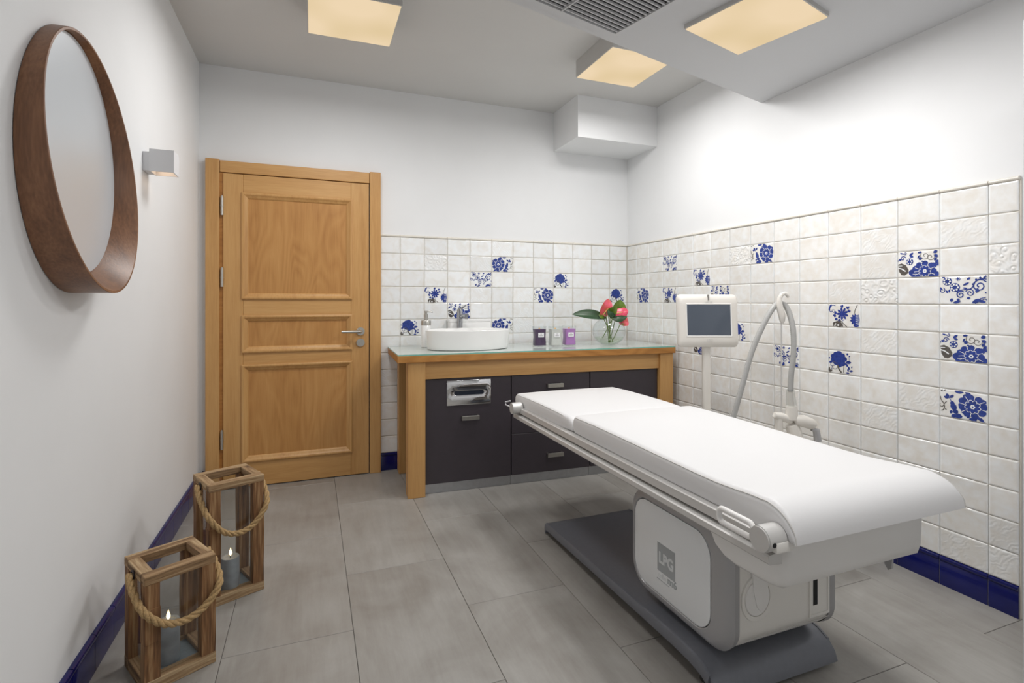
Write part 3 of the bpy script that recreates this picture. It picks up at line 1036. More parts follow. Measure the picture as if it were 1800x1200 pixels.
for f in bm.faces:
    f.material_index = 0 if abs(f.normal.z) > .9 else 1
obj('sheet', bm, ['glasstop', 'glassedge'], gt, world=False)

def pull(x, z, parent):
    bm = BM()
    box(bm, x - .055, x + .055, -.582, -.570, z - .013, z + .013, bev=.0015)
    box(bm, x - .055, x - .045, -.571, -.5535, z - .011, z + .011)
    box(bm, x + .045, x + .055, -.571, -.5535, z - .011, z + .011)
    obj('handle', bm, 'steel', parent, world=False)
def unit(label, x0, x1):
    t = thing('vanity_cabinet', VO, label, 'cabinet', VR, 'anthracite cabinets under the vanity top')
    obj('carcass', mkbox(x0, x1, -.533, -.03, .066, .698), 'carcass', t, world=False)
    obj('plinth', mkbox(x0, x1, -.535, -.515, .0, .060), 'plinth', t, world=False)
    return t
c1 = unit('anthracite vanity cabinet with built-in chrome tissue slot in its door', .168, .7145)
door = obj('door', mkbox(.170, .7125, -.553, -.534, .062, .697, bev=.0012, seg=1), 'anthracite', c1, world=False)
pull(.445, .452, door)
# chrome tissue plate with a real slot
px0, px1, pz0, pz1 = .300, .578, .530, .683
bm = BM()
outer = []
slot = rrect(.345, .535, .590, .618, .014, 6)
n = len(slot)
def onrect(p):
    cx, cz = (px0 + px1) / 2, (pz0 + pz1) / 2
    dx, dz = p[0] - cx, p[1] - cz
    k = min((px1 - px0) / 2 / max(abs(dx), 1e-6), (pz1 - pz0) / 2 / max(abs(dz), 1e-6))
    return (cx + dx * k, cz + dz * k)
orc = [onrect(p) for p in slot]
# snap nearest ring points to the four corners
for cxx, czz in ((px0, pz0), (px1, pz0), (px1, pz1), (px0, pz1)):
    i = min(range(n), key=lambda q: math.hypot(orc[q][0] - cxx, orc[q][1] - czz))
    orc[i] = (cxx, czz)
F = lambda pts, y: [(a, y, b) for a, b in pts]
loft(bm, [F(orc, -.5535), F(orc, -.558), F([(((a - .439) * .985) + .439, ((b - .606) * .985) + .606) for a, b in orc], -.559),
          F([(((a - .44) * 1.06) + .44, ((b - .604) * 1.25) + .604) for a, b in slot], -.5585), F(slot, -.556), F(slot, -.5537)], False, False)
o = obj('tissue_plate', bm, 'chrome', door, world=False, smooth=50)
o['label'] = 'chrome tissue dispenser plate'
bm = BM()
prism(bm, rrect(.346, .534, .591, .617, .013, 6), 'y', -.5545, -.5535)
obj('tissue_slot', bm, 'navy', door, world=False)  # dark sheet stands in for the shade inside the recess
c2 = unit('anthracite vanity drawer unit with two steel pulls in the middle', .7165, 1.270)
for z0, z1, hz in ((.325, .697, .622), (.062, .322, .172)):
    dr = obj('drawer', mkbox(.7185, 1.268, -.553, -.534, z0, z1, bev=.0012, seg=1), 'anthracite', c2, world=False)
    pull(1.012, hz, dr)
c3 = unit('anthracite vanity cabinet behind the bed head, next to the right wall', 1.272, 1.797)
dr = obj('door', mkbox(1.274, 1.795, -.553, -.534, .062, .697, bev=.0012, seg=1), 'anthracite', c3, world=False)
ZT = .8546

# basin
b = thing('wash_basin', (-1.468, -.345, ZT), 'white oval countertop basin', 'basin')
bm = BM()
prof = [(.255, 0), (.272, .004), (.279, .03), (.283, .118), (.2835, .124), (.280, .127), (.273, .124), (.268, .10), (.245, .05), (.16, .022), (.02, .018)]
lathe(bm, prof, (-1.468, -.345, ZT), 56, 1.0, .66)
obj('bowl', bm, 'ceramic', b, smooth=40)
bm = BM()
lathe(bm, [(.022, .020), (.022, .024), (.015, .026)], (-1.468, -.345, ZT), 20)
obj('drain', bm, 'chrome', b, smooth=40)
# a tap with lever
f_ = thing('basin_tap', (-1.463, -.115, ZT), 'tall chrome mixer tap behind the basin', 'tap')
bm = BM()
tube(bm, [(-1.463, -.115, ZT), (-1.463, -.115, ZT + .006)], .027, 24)
tube(bm, [(-1.463, -.115, ZT + .006), (-1.463, -.115, 1.105), (-1.463, -.115, 1.112)], [.0205, .0205, .018], 24)
obj('column', bm, 'tap', f_, smooth=40)
bm = BM()
tube(bm, [(-1.457, -.115, 1.055), (-1.455, -.20, 1.070), (-1.453, -.255, 1.068)], [.015, .014, .014], 16)
tube(bm, [(-1.453, -.245, 1.066), (-1.453, -.245, 1.046)], .011, 14)
obj('spout', bm, 'tap', f_, smooth=40)
bm = BM()
tube(bm, [(-1.458, -.115, 1.112), (-1.458, -.115, 1.122)], .019, 20)
tube(bm, [(-1.452, -.12, 1.118), (-1.440, -.19, 1.140)], [.007, .005], 10)
obj('lever', bm, 'tap', f_, smooth=40)
# white holder behind the basin
h_ = thing('towel_tray', (-1.376, -.055, ZT), 'low white rectangular box standing behind the tap', 'box')
bm = BM()
R = [[(x, y, ZT + z) for x, y in rrect(-1.530 + i, -1.222 - i, -.098 + i, -.018 - i, .008)] for i, z in ((.002, 0), (0, .006), (0, .176), (.002, .179), (.008, .179), (.010, .172))]
loft(bm, R, True, True)
obj('body', bm, 'ceramic', h_, smooth=40)
obj('lid', (lambda bm: loft(bm, [[(x, y, ZT + z) for x, y in rrect(-1.533 + i, -1.219 - i, -.101 + i, -.015 - i, .009)] for i, z in ((0, .168), (0, .184), (.003, .187))], True, True))(BM()), 'ceramic', h_, smooth=40)
# soap dispenser
sd = thing('soap_dispenser', (-1.712, -.155, ZT), 'small soap dispenser with steel pump left of the basin', 'dispenser')
bm = BM()
lathe(bm, [(.030, 0), (.033, .003), (.033, .148), (.030, .152)], (-1.712, -.155, ZT), 24)
obj('bottle', bm, 'ceramic', sd, smooth=40)
bm = BM()
lathe(bm, [(.034, .150), (.034, .178), (.031, .184), (.012, .185)], (-1.712, -.155, ZT), 24)
obj('collar', bm, 'steel', sd, smooth=40)
bm = BM()
lathe(bm, [(.0145, .184), (.0145, .225), (.009, .226), (.009, .238), (.0135, .239), (.0135, .246), (.011, .248)], (-1.712, -.155, ZT), 18)
tube(bm, [(-1.712, -.155, ZT + .243), (-1.68, -.175, ZT + .243), (-1.672, -.18, ZT + .236)], [.006, .005, .0045], 10)
obj('pump', bm, 'steel', sd, smooth=40)

# scented candles in flared square jars
def jar_candle(x, y, mat, label):
    t = thing('jar_candle', (x, y, ZT), label, 'candle', VR, 'scented candles in glass jars')
    rr = lambda h, z: [(p, q, z) for p, q in rrect(-h, h, -h * .8, h * .8, h * .28, 4)]
    bm = BM()
    loft(bm, [rr(.041, 0), rr(.042, .004), rr(.0405, .03), rr(.0375, .07), rr(.040, .11), rr(.043, .140), rr(.0425, .1405), rr(.0395, .11), rr(.0370, .07), rr(.040, .03), rr(.0405, .008)], True, True)
    obj('jar', bm, 'glass', t, world=False, smooth=40)
    bm = BM()
    loft(bm, [rr(.0395, .010), rr(.0393, .03), rr(.0363, .07), rr(.0388, .108), rr(.0398, .121)], True, True)
    obj('wax', bm, mat, t, world=False, smooth=40)
    obj('wick', mkbox(-.006, .006, -.0008, .0008, .118, .129), 'spadix', t, world=False)
    lb = obj('sticker', mkbox(-.021, .021, -.0345, -.0335, .066, .096), 'paper', t, world=False)
    bm = BM()
    for zz, w in ((.088, .006), (.081, .014), (.076, .012)):
        box(bm, -w, w, -.0349, -.0345, zz - .0012, zz + .0012)
    obj('lettering', bm, 'ink', lb, world=False)
    return t
jar_candle(-.968, -.385, 'wax_plum', 'dark plum candle in a flared glass jar')
jar_candle(-.861, -.415, 'wax_white', 'ivory white candle in a flared glass jar')
jar_candle(-.746, -.400, 'wax_lilac', 'lilac candle in a flared glass jar')

# vase with flowers
VX, VY = -.455, -.455
vs = thing('glass_vase', (VX, VY, ZT), 'round clear glass bowl vase with water', 'vase')
bm = BM()
R_ = .118
pr = []
for k in range(2, 17):
    a = PI * k / 20
    pr.append((R_ * math.sin(a), .098 - .098 * math.cos(a) * 1.02))
inner = [(r - .0025, z + .0005) for r, z in pr[::-1]]
lathe(bm, [(.01, pr[0][1])] + pr + inner + [(.01, pr[0][1] + .004)], (VX, VY, ZT), 40, caps=True)
obj('bowl', bm, 'glass', vs, smooth=60)
bm = BM()
wp = [(r - .004, z + .001) for r, z in pr if z < .062]
lathe(bm, [(.01, pr[0][1] + .006)] + [(r, z + .004) for r, z in wp], (VX, VY, ZT), 40)
obj('water', bm, 'water', vs, smooth=60)

def blade(bm, base, tip, width, side, curl=0.02, n=8, heart=False, mi=0, nrm=None):
    """a leaf or spathe as a cupped two-sided solid sheet"""
    base, tip = Vector(base), Vector(tip)
    d = tip - base
    L = d.length
    d.normalize()
    sd_ = Vector(side).normalized()
    up = sd_.cross(d).normalized()
    rows = []
    for i in range(n + 1):
        t = i / n
        w = width * (math.sin(PI * (t * .93 + .07)) ** (.75 if not heart else .55)) * (1 - .25 * t if heart else 1) if i < n else 0.0008
        c = base + d * (L * t) + up * (curl * math.sin(PI * t))
        rows.append([c - sd_ * w + up * (w * .35), c - sd_ * w * .5 + up * (w * .08), c, c + sd_ * w * .5 + up * (w * .08), c + sd_ * w + up * (w * .35)])
    th = up * .0012
    top = [[bm.verts.new(p + th) for p in r] for r in rows]
    bot = [[bm.verts.new(p - th) for p in r] for r in rows]
    for i in range(n):
        for j in range(4):
            bm.faces.new((top[i][j], top[i][j + 1], top[i + 1][j + 1], top[i + 1][j])).material_index = mi
            bm.faces.new((bot[i][j + 1], bot[i][j], bot[i + 1][j], bot[i + 1][j + 1])).material_index = mi
        for j in (0, 4):
            q = (top[i][j], top[i + 1][j], bot[i + 1][j], bot[i][j])
            bm.faces.new(q if j == 0 else q[::-1]).material_index = mi
    for i in (0, n):
        for j in range(4):
            q = (top[i][j], bot[i][j], bot[i][j + 1], top[i][j + 1])
            bm.faces.new(q if i == 0 else q[::-1]).material_index = mi
    return bm
CX, SX = math.cos(math.radians(20.96)), math.sin(math.radians(20.96))
def vp(a, b, z):       # a: across (towards the right of the vase), b: away, z: height above the counter
    return (VX + a * CX + b * SX, VY - a * SX + b * CX, ZT + z)
def flower(label, sbase, stop, tip, w, side, mat, spad=True, name='anthurium_flower'):
    t = thing(name, vp(sbase[0], sbase[1], .02), label, 'flower', 0, 'anthurium stems in the vase')
    bm = BM()
    p0, p1 = Vector(vp(*sbase)), Vector(vp(*stop))
    tube(bm, [p0, p0.lerp(p1, .5) + Vector((.004, 0, 0)), p1], .0028, 8)
    obj('stem', bm, 'stem', t, smooth=60)
    bm = BM()
    blade(bm, vp(*stop), vp(*tip), w, (side[0] * CX + side[1] * SX, -side[0] * SX + side[1] * CX, side[2]), .012, 9, True)
    obj('spathe', bm, mat, t, smooth=60)
    if spad:
        bm = BM()
        q = Vector(vp(*stop))
        u = (Vector(vp(*tip)) - q)
        e = q + u * .35 + Vector((.012, -.03, .01))
        tube(bm, [q, q.lerp(e, .5), e], [.003, .004, .0015], 8)
        obj('spadix', bm, 'spadix', t, smooth=60)
    return t
flower('pink and green striped anthurium at the left of the vase', (.03, .0, .02), (-.050, -.02, .210), (-.008, -.02, .332), .050, (1, .3, -.25), 'petal')
flower('bright pink anthurium at the right of the vase', (-.045, .01, .05), (.035, -.03, .222), (.128, -.05, .240), .056, (.1, .25, 1), 'petal_pink')
flower('green tipped anthurium above the pink one', (.0, .0, .012), (.055, .01, .225), (.080, .0, .325), .056, (1, .2, -.2), 'leaf', False)
flower('pink-green drooping anthurium at the far right of the vase', (.02, .0, .02), (.10, -.02, .210), (.125, -.045, .140), .045, (1, .5, .35), 'petal', False)
flower('olive green anthurium bract in the middle of the bouquet', (.01, .01, .02), (-.01, -.03, .225), (.045, -.06, .275), .038, (.6, .2, -.7), 'leaf', False)
def vleaf(label, sbase, stop, tip, w, side, mat):
    t = thing('bouquet_leaf', vp(sbase[0], sbase[1], .02), label, 'leaf', 0, 'leaves in the vase')
    bm = BM()
    tube(bm, [vp(*sbase), vp(*stop)], .0026, 8)
    obj('stem', bm, 'stem', t, smooth=60)
    bm = BM()
    blade(bm, vp(*stop), vp(*tip), w, (side[0] * CX + side[1] * SX, -side[0] * SX + side[1] * CX, side[2]), .014, 10)
    obj('blade', bm, mat, t, smooth=60)
vleaf('long dark green leaf reaching left over the counter', (.0, .0, .02), (-.02, .0, .195), (-.265, -.02, .220), .040, (0, .55, .8), 'leaf_dark')
vleaf('dark green leaf lying across the front of the bouquet', (.005, -.005, .02), (.0, -.04, .205), (.115, -.07, .205), .030, (.0, .6, .8), 'leaf_dark')
vleaf('short dark green leaf in the middle of the bouquet', (-.005, -.005, .02), (.015, -.05, .20), (-.02, -.07, .25), .028, (1, .2, .1), 'leaf_dark')
vleaf('green leaf hanging under the striped flower', (.012, .005, .02), (-.03, -.03, .235), (-.062, -.045, .190), .026, (1, .3, -.5), 'leaf')

# ------------------------------------------------------------------ treatment bed
bed = thing('treatment_bed', (-1.08, -1.90, 0), 'white electric treatment bed with graphite base plate', 'treatment bed')
BX0, BX1 = -1.345, -.858
bm = BM()
prof = [(-1.300, .004), (-1.297, .030), (-1.302, .048), (-1.318, .060), (-1.36, .064), (-1.6, .071), (-2.0, .084), (-2.30, .092), (-2.38, .091), (-2.43, .083), (-2.465, .066), (-2.488, .040), (-2.498, .012),
        (-2.490, .012), (-2.478, .038), (-2.455, .058), (-2.42, .070), (-2.36, .074), (-2.0, .055), (-1.6, .045), (-1.36, .040), (-1.322, .040), (-1.310, .030), (-1.308, .004)]
prism(bm, prof, 'x', BX0, BX1)
obj('base_plate', bm, 'base', bed, smooth=35)
# rolled side lips
for x in (BX0, BX1):
    s_ = 1 if x == BX0 else -1
    top = prof[3:11]
    bm = BM()
    loft(bm, [[(x - s_ * .004, y, z - .034), (x - s_ * .006, y, z - .012), (x - s_ * .002, y, z + .001), (x + s_ * .006, y, z + .002), (x + s_ * .004, y, z - .034)] for y, z in top], True, True)
    obj('side_lip', bm, 'base', bed, smooth=50)
for x in (BX0 + .05, BX1 - .05):
    for y in (-1.40, -2.40):
        bm = BM()
        lathe(bm, [(.022, 0), (.024, .003), (.020, .018), (.010, .022), (.010, .06)], (x, y, 0), 16)
        obj('foot', bm, 'rubber', bed, smooth=40)
# lift housing
def rrx(x, y0, y1, z0, z1, r):
    return [(x, a, b) for a, b in rrect(y0, y1, z0, z1, r, 10)]
HX0, HX1 = -1.302, -.862
bm = BM()
loft(bm, [rrx(HX0 + .034, -2.497, -2.008, .114, .478, .085), rrx(HX1 - .020, -2.497, -2.008, .114, .478, .085)])
obj('lift_housing', bm, 'abs', bed, smooth=40)
for sgn, X in ((1, HX0), (-1, HX1)):
    bm = BM()
    loft(bm, [rrx(X + sgn * .036, -2.500, -2.000, .112, .482, .088), rrx(X + sgn * .016, -2.503, -1.997, .110, .485, .09), rrx(X + sgn * .006, -2.494, -2.000, .117, .480, .088),
              rrx(X + sgn * .001, -2.470, -2.010, .128, .466, .082), rrx(X - sgn * .001, -2.424, -2.018, .140, .452, .072), rrx(X + sgn * .003, -2.420, -2.021, .143, .449, .070), rrx(X + sgn * .02, -2.420, -2.021, .143, .449, .070)], False, False)
    obj('side_frame', bm, 'greymetal', bed, smooth=40)
    bm = BM()
    loft(bm, [rrx(X + sgn * .012, -2.418, -2.023, .145, .447, .069), rrx(X + sgn * .0005, -2.418, -2.023, .145, .447, .069), rrx(X - sgn * .001, -2.414, -2.027, .149, .443, .066)])
    pn = obj('side_panel', bm, 'panelwhite', bed, smooth=40)
    if sgn == 1:
        bm = mkbox(HX0 - .0016, HX0, -2.256, -2.160, .228, .326)
        obj('logo_plaque', bm, 'logo', pn)
        bm = place(text_bm('LPG', .052, .0022, .88), (HX0 - .0020, -2.209, .275), (0, -1, 0), (0, 0, 1))
        obj('logo_lettering', bm, 'logolight', pn)
        bm = place(text_bm('cellu', .024, 0, 1.0), (HX0 - .0014, -2.185, .214), (0, -1, 0), (0, 0, 1))
        obj('model_lettering', bm, 'logolight', pn)
        bm = place(text_bm('m6', .036, .0006, 1.1), (HX0 - .0014, -2.240, .216), (0, -1, 0), (0, 0, 1))
        obj('model_lettering', bm, 'logo', pn)
        obj('model_rule', mkbox(HX0 - .0016, HX0 - .0008, -2.225, -2.158, .197, .1995), 'logo', pn)
# front face fittings
YFc = -2.498
bm = BM()
n = 40
ring = lambda r, y: [(-1.198 + r * math.cos(2 * PI * k / n), y, .285 + 1.12 * r * math.sin(2 * PI * k / n)) for k in range(n)]
loft(bm, [ring(.062, YFc + .004), ring(.061, YFc - .004), ring(.058, YFc - .005), ring(.049, YFc - .003), ring(.048, YFc + .002)], False, False)
obj('cover_ring', bm, 'abs', bed, smooth=35)
bm = BM()
loft(bm, [ring(.047, YFc + .004), ring(.047, YFc - .002), ring(.045, YFc - .004)])
obj('round_cover', bm, 'abswhite', bed, smooth=35)
bm = BM()
prism(bm, [(-1.222, .375), (-1.162, .375), (-1.160, .330), (-1.163, .30), (-1.172, .275), (-1.176, .255), (-1.190, .246), (-1.204, .262), (-1.216, .31)], 'y', YFc - .007, YFc)
obj('pull_tab', bm, 'abswhite', bed)
bm = BM()
box(bm, -.985, -.900, YFc - .0035, YFc + .003, .180, .1875)
box(bm, -.985, -.978, YFc - .0035, YFc + .003, .1875, .31)
box(bm, -.907, -.900, YFc - .0035, YFc + .003, .1875, .31)
obj('socket_bezel', bm, 'abs', bed)
obj('socket_recess', mkbox(-.978, -.907, YFc - .0006, YFc + .002, .1875, .31), 'abs', bed)
obj('socket_slot', mkbox(-.968, -.950, YFc - .0015, YFc + .002, .215, .31), 'dark', bed)
obj('seam_line', mkbox(-1.25, -.90, YFc - .0012, YFc + .001, .1665, .168), 'seam', bed)
obj('neck', mkbox(-1.22, -.94, -2.36, -2.03, .470, .575, bev=.01), 'abs', bed, smooth=40)
# deck and rails
obj('deck', mkbox(-1.372, -.768, -2.74, -1.00, .572, .599, bev=.004), 'greymetal', bed)
for sgn in (1, -1):
    ax = -1.07
    X = lambda d: ax - sgn * d
    prof = [(.305, .599), (.331, .599), (.334, .596), (.334, .572), (.330, .569), (.322, .568), (.322, .563), (.336, .562), (.345, .561), (.349, .558), (.350, .543), (.345, .538), (.305, .534)]
    bm = BM()
    prism(bm, [(X(d), z) for d, z in prof], 'y', -2.745 if sgn > 0 else -2.60, -1.055)
    obj('side_rail', bm, 'alu', bed)
    bm = BM()
    prism(bm, [(X(d), z) for d, z in ((.3215, .5625), (.3245, .5625), (.3245, .5685), (.3215, .5685))], 'y', -2.744 if sgn > 0 else -2.599, -1.056)
    obj('rail_groove', bm, 'alud', bed)
    for y, nm in ((-2.742, 'foot_knob'), (-1.095, 'head_knob')):
        if sgn < 0 and nm == 'foot_knob':
            continue
        bm = BM()
        z = .604 if nm == 'foot_knob' else .598
        cyl(bm, (X(.320), y, z), (X(.372), y, z), .031 if nm == 'foot_knob' else .030, 28)
        cyl(bm, (X(.372), y, z), (X(.376), y, z), .029, 28)
        if nm == 'foot_knob':
            cyl(bm, (X(.360), y - .0305, z - .004), (X(.360), y - .0315, z - .004), .006, 12, 1)
        obj('clamp_knob', bm, ['alu', 'dark'], bed, smooth=40)
    if sgn < 0:
        continue
    # loop handle
    bm = BM()
    pts = [(X(.362), a, b) for a, b in rrect(-2.712, -2.598, .590, .626, .014, 5)]
    tube(bm, pts, .0075, 10, closed=True)
    obj('side_handle', bm, 'abswhite', bed, smooth=60)
    obj('bracket', mkbox(min(X(.30), X(.355)), max(X(.30), X(.355)), -2.775, -2.748, .578, .604, bev=.004), 'abs', bed, smooth=40)
bm = BM()
tube(bm, [(-1.415, -1.00, .585), (-1.430, -.965, .592), (-1.428, -.955, .606), (-1.41, -.985, .616)], .004, 8)
obj('head_hook', bm, 'whitemetal', bed, smooth=60)
# foot-end motor cover
bm = BM()
pf = [(-2.455, .570), (-2.458, .520), (-2.468, .485), (-2.488, .455), (-2.520, .438), (-2.56, .432), (-2.66, .436), (-2.700, .442), (-2.722, .458), (-2.730, .485), (-2.733, .570)]
loft(bm, [[(x, y if y > -2.6 else y + e, z + (e * .6 if z < .5 else 0)) for y, z in pf] for x, e in ((-1.345, .022), (-1.337, .008), (-1.322, 0.0), (-.838, 0.0), (-.823, .008), (-.815, .022))])
obj('motor_cover', bm, 'abswhite', bed, smooth=40)
bm = BM()
prism(bm, [(-2.600, .440), (-2.600, .392), (-2.606, .366), (-2.616, .352), (-2.626, .360), (-2.628, .392), (-2.650, .440)], 'x', -.800, -.792)
tube(bm, [(-.83, -2.625, .445), (-.795, -2.625, .445)], .008, 10)
obj('release_lever', bm, 'greymetal', bed)
# mattresses
MX0, MX1 = -1.385, -.755
def cushion(name, ytop, ybot, rnd):
    """ytop: list of (y, ztop, zbot)"""
    bm = BM()
    rings = []
    for y, zt, zb, ins in ytop:
        h = zt - zb
        r = min(.020, max(h * .49, .0005))
        x0, x1 = MX0 + ins, MX1 - ins
        pts = [(x0 + .006, zb)]
        pts += [(x0 + .001, zb + h * .15), (x0 - .001 * min(1, h / .06), zb + h * .45)]
        for k in range(6):
            a = PI - PI / 2 * k / 5
            pts.append((x0 + r + r * math.cos(a), zt - r + r * math.sin(a)))
        for k in range(1, 8):
            t = k / 8
            pts.append((x0 + r + (x1 - x0 - 2 * r) * t, zt + .003 * math.sin(PI * t) * min(1, h / .05)))
        for k in range(6):
            a = PI / 2 - PI / 2 * k / 5
            pts.append((x1 - r + r * math.cos(a), zt - r + r * math.sin(a)))
        pts += [(x1 + .001 * min(1, h / .06), zb + h * .45), (x1 - .001, zb + h * .15), (x1 - .006, zb)]
        rings.append([(a, y, b) for a, b in pts])
    loft(bm, rings)
    return bm
prof = []
for k in range(6):
    a = PI / 2 * k / 5
    prof.append((-1.672 - .022 * (1 - math.cos(a)), .650 + .026 * math.sin(a), .602, .012 * (1 - math.sin(a))))
prof += [(-1.85, .678, .601, 0), (-2.10, .676, .600, 0), (-2.30, .673, .600, 0), (-2.45, .671, .600, 0), (-2.53, .671, .600, 0), (-2.60, .675, .600, 0), (-2.65, .679, .600, 0), (-2.69, .680, .600, 0)]
for k in range(1, 11):
    a = PI / 2 * k / 10
    prof.append((-2.69 - .103 * math.sin(a) ** 1.0, .598 + .082 * math.cos(a) ** .85 + .002, .599, -.004 * math.sin(a)))
mm = obj('mattress', cushion('m', prof, None, None), 'leather', bed, smooth=50)
for x in (MX0 + .004, MX1 - .004):
    sg = -1 if x == MX0 + .004 else 1
    pts = [(x + sg * .0005 - (sg * p[3]), p[0], max(p[1] - .0075 * min(1, (p[1] - p[2]) / .05), p[2] + .001)) for p in prof[5:]]
    obj('seam', tube(BM(), pts, .0016, 6), 'seam', mm, smooth=60)
prof = []
N = 7
for k in range(N):
    a = PI / 2 * k / (N - 1)
    prof.append((-.972 - .045 * (1 - math.cos(a)), .604 + .056 * math.sin(a), .600 - .008 * math.sin(a), .035 * (1 - math.sin(a)) ** 1.5))
prof += [(-1.15, .664, .594, 0), (-1.35, .665, .596, 0), (-1.52, .664, .598, 0), (-1.58, .662, .600, 0)]
for k in range(1, 7):
    a = PI / 2 * k / 6
    prof.append((-1.60 - .066 * math.sin(a), .622 + .040 * math.cos(a), .602, .006 * math.sin(a)))
hm = obj('head_cushion', cushion('h', prof, None, None), 'leather', bed, smooth=50)
for x in (MX0 + .004, MX1 - .004):
    sg = -1 if x < -1 else 1
    pts = [(x + sg * .0005 - sg * p[3], p[0], p[1] - .0075) for p in prof[N - 1:N + 4]]
    obj('seam', tube(BM(), pts, .0014, 6), 'seam', hm, smooth=60)

# ------------------------------------------------------------------ body-treatment machine behind the bed
mc = thing('treatment_machine', (-.40, -1.55, 0), 'white treatment machine with touch screen and grey hose behind the bed', 'machine')
bm = BM()
R = [[(x, y, z) for x, y in rrect(-.56 + i, -.16 - i, -2.02 + i, -1.14 - i, .07, 6)] for i, z in ((.02, .06), (.0, .09), (0, .36), (.03, .42), (.07, .44))]
loft(bm, R)
obj('body', bm, 'machine', mc, smooth=40)
for x in (-.50, -.22):
    for y in (-1.22, -1.94):
        bm = BM()
        cyl(bm, (x - .012, y, .032), (x + .012, y, .032), .032, 18)
        box(bm, x - .018, x + .018, y - .014, y + .014, .045, .075)
        obj('castor', bm, 'rubber', mc, smooth=40)
# screen pole and monitor (faces the viewer, turned a little)
PX, PY = -.42, -1.40
bm = BM()
pol = rrect(-.021, .021, -.017, .017, .012, 4)
rot = lambda a, b: (PX + a * CX + b * SX, PY - a * SX + b * CX)
loft(bm, [[rot(a, b) + (z,) for a, b in pol] for z in (.40, 1.0)])
obj('screen_pole', bm, 'machine', mc, smooth=40)
mcx, mcz = 0.0, 1.063
def fp(a, b, z):
    q = rot(a, b)
    return (q[0], q[1], z)
bm = BM()
hw, hh = .163, .143
def face(dx, dz, b, r=.022):
    # the lower edge reaches a little forward
    return [fp(a, b - .012 * ((c_ - mcz) / -hh), c_) for a, c_ in rrect(-hw + dx, hw - dx, mcz - hh + dz, mcz + hh - dz, r, 5)]
loft(bm, [face(.03, .04, .035, .03), face(.006, .010, .020), face(0, 0, .0), face(0, .0, -.018), face(.002, .006, -.028), face(.006, .016, -.036), face(.012, .030, -.041), face(.04, .045, -.0425)])
mon = obj('monitor', bm, 'machine', mc, smooth=45)
bm = BM()
sw, shh = .117, .083
fr = lambda i, b: [fp(a, b - .012 * ((z - mcz) / -hh), z) for a, z in ((-sw - i, mcz + .004 - shh - i), (sw + i, mcz + .004 - shh - i), (sw + i, mcz + .004 + shh + i), (-sw - i, mcz + .004 + shh + i))]
loft(bm, [fr(.006, -.041), fr(.006, -.0455), fr(.004, -.0465), fr(0, -.0435)], False, False)
obj('bezel', bm, 'abswhite', mon)
bm = BM()
loft(bm, [fr(0, -.040), fr(0, -.0440)])
obj('display', bm, 'screen', mon)
obj('indicator', (lambda bm: loft(bm, [[fp(a, b, z) for a, z in ((-.0022, mcz + .112), (.0022, mcz + .112), (.0022, mcz + hh - .001), (-.0022, mcz + hh - .001))] for b in (-.02, -.040)]))(BM()), 'alud', mon)
exv = (CX, -SX, 0)
bm = place(text_bm('LPG', .016, .0003, 1.15), fp(0, -.0555, mcz - .105), exv, (0, 0, 1))
obj('lettering', bm, 'alu', mon)
bm = place(text_bm('cellu m6', .011, .0001, 1.15), fp(0, -.0390, mcz + .102), exv, (0, 0, 1))
obj('lettering', bm, 'alu', mon)
# hose hook on a thin rod
QX, QY = -.30, -1.785
bm = BM()
tube(bm, [(QX, QY, .40), (QX, QY, 1.09)], .0035, 8)
obj('hook_rod', bm, 'alu', mc, smooth=60)
ex = Vector((CX, -SX, 0))
def hp(a, z, b=0.0):
    q = Vector((QX, QY, 0)) + ex * a + Vector((SX, CX, 0)) * b
    return (q.x, q.y, z)
bm = BM()
tube(bm, [hp(0.004, 1.060), hp(.004, 1.075), hp(.002, 1.10), hp(-.006, 1.13), hp(-.010, 1.16), hp(-.008, 1.185), hp(.002, 1.202), hp(.016, 1.207), hp(.028, 1.200), hp(.034, 1.188)],
     [.006, .013, .016, .016, .013, .011, .010, .010, .009, .006], 12)
obj('hook', bm, 'machine', mc, smooth=60)
# hose
def catmull(P, n=10):
    P = [Vector(p) for p in P]
    P = [P[0] * 2 - P[1]] + P + [P[-1] * 2 - P[-2]]
    out = []
    for i in range(1, len(P) - 2):
        for k in range(n):
            t = k / n
            a, b, c, d = P[i - 1:i + 3]
            out.append(.5 * ((2 * b) + (c - a) * t + (2 * a - 5 * b + 4 * c - d) * t * t + (3 * b - a - 3 * c + d) * t ** 3))
    out.append(P[-2])
    return out
bm = BM()
hpts = catmull([hp(-.30, .40), hp(-.27, .47), hp(-.235, .60), hp(-.19, .76), hp(-.145, .92), hp(-.09, 1.05), hp(-.035, 1.136, .012), hp(.004, 1.158, .026), hp(.034, 1.135, .012), hp(.046, 1.04, -.018), hp(.043, .92, -.03), hp(.032, .82, -.03), hp(.028, .735, -.03)], 26)
rad = [.0128 + (.0006 if i % 2 else -.0006) for i in range(len(hpts))]
tube(bm, hpts, rad, 14)
obj('hose', bm, 'hose', mc, smooth=80)
bm = BM()
tube(bm, [hp(.028, .745, -.03), hp(.028, .735, -.03), hp(.030, .70, -.03), hp(.033, .668, -.03), hp(.033, .652, -.03)], [.016, .018, .021, .024, .024], 16)
hn = obj('hose_connector', bm, 'clearplastic', mc, smooth=50)
bm = BM()
tube(bm, [hp(.028, .75, -.03), hp(.030, .70, -.03), hp(.032, .66, -.03)], [.011, .012, .014], 14)
tube(bm, [hp(.032, .664, -.03), hp(.033, .650, -.03), hp(.034, .600, -.03)], [.0245, .0265, .029], 18)
hd = obj('handpiece', bm, 'machine', mc, smooth=50)
bm = BM()
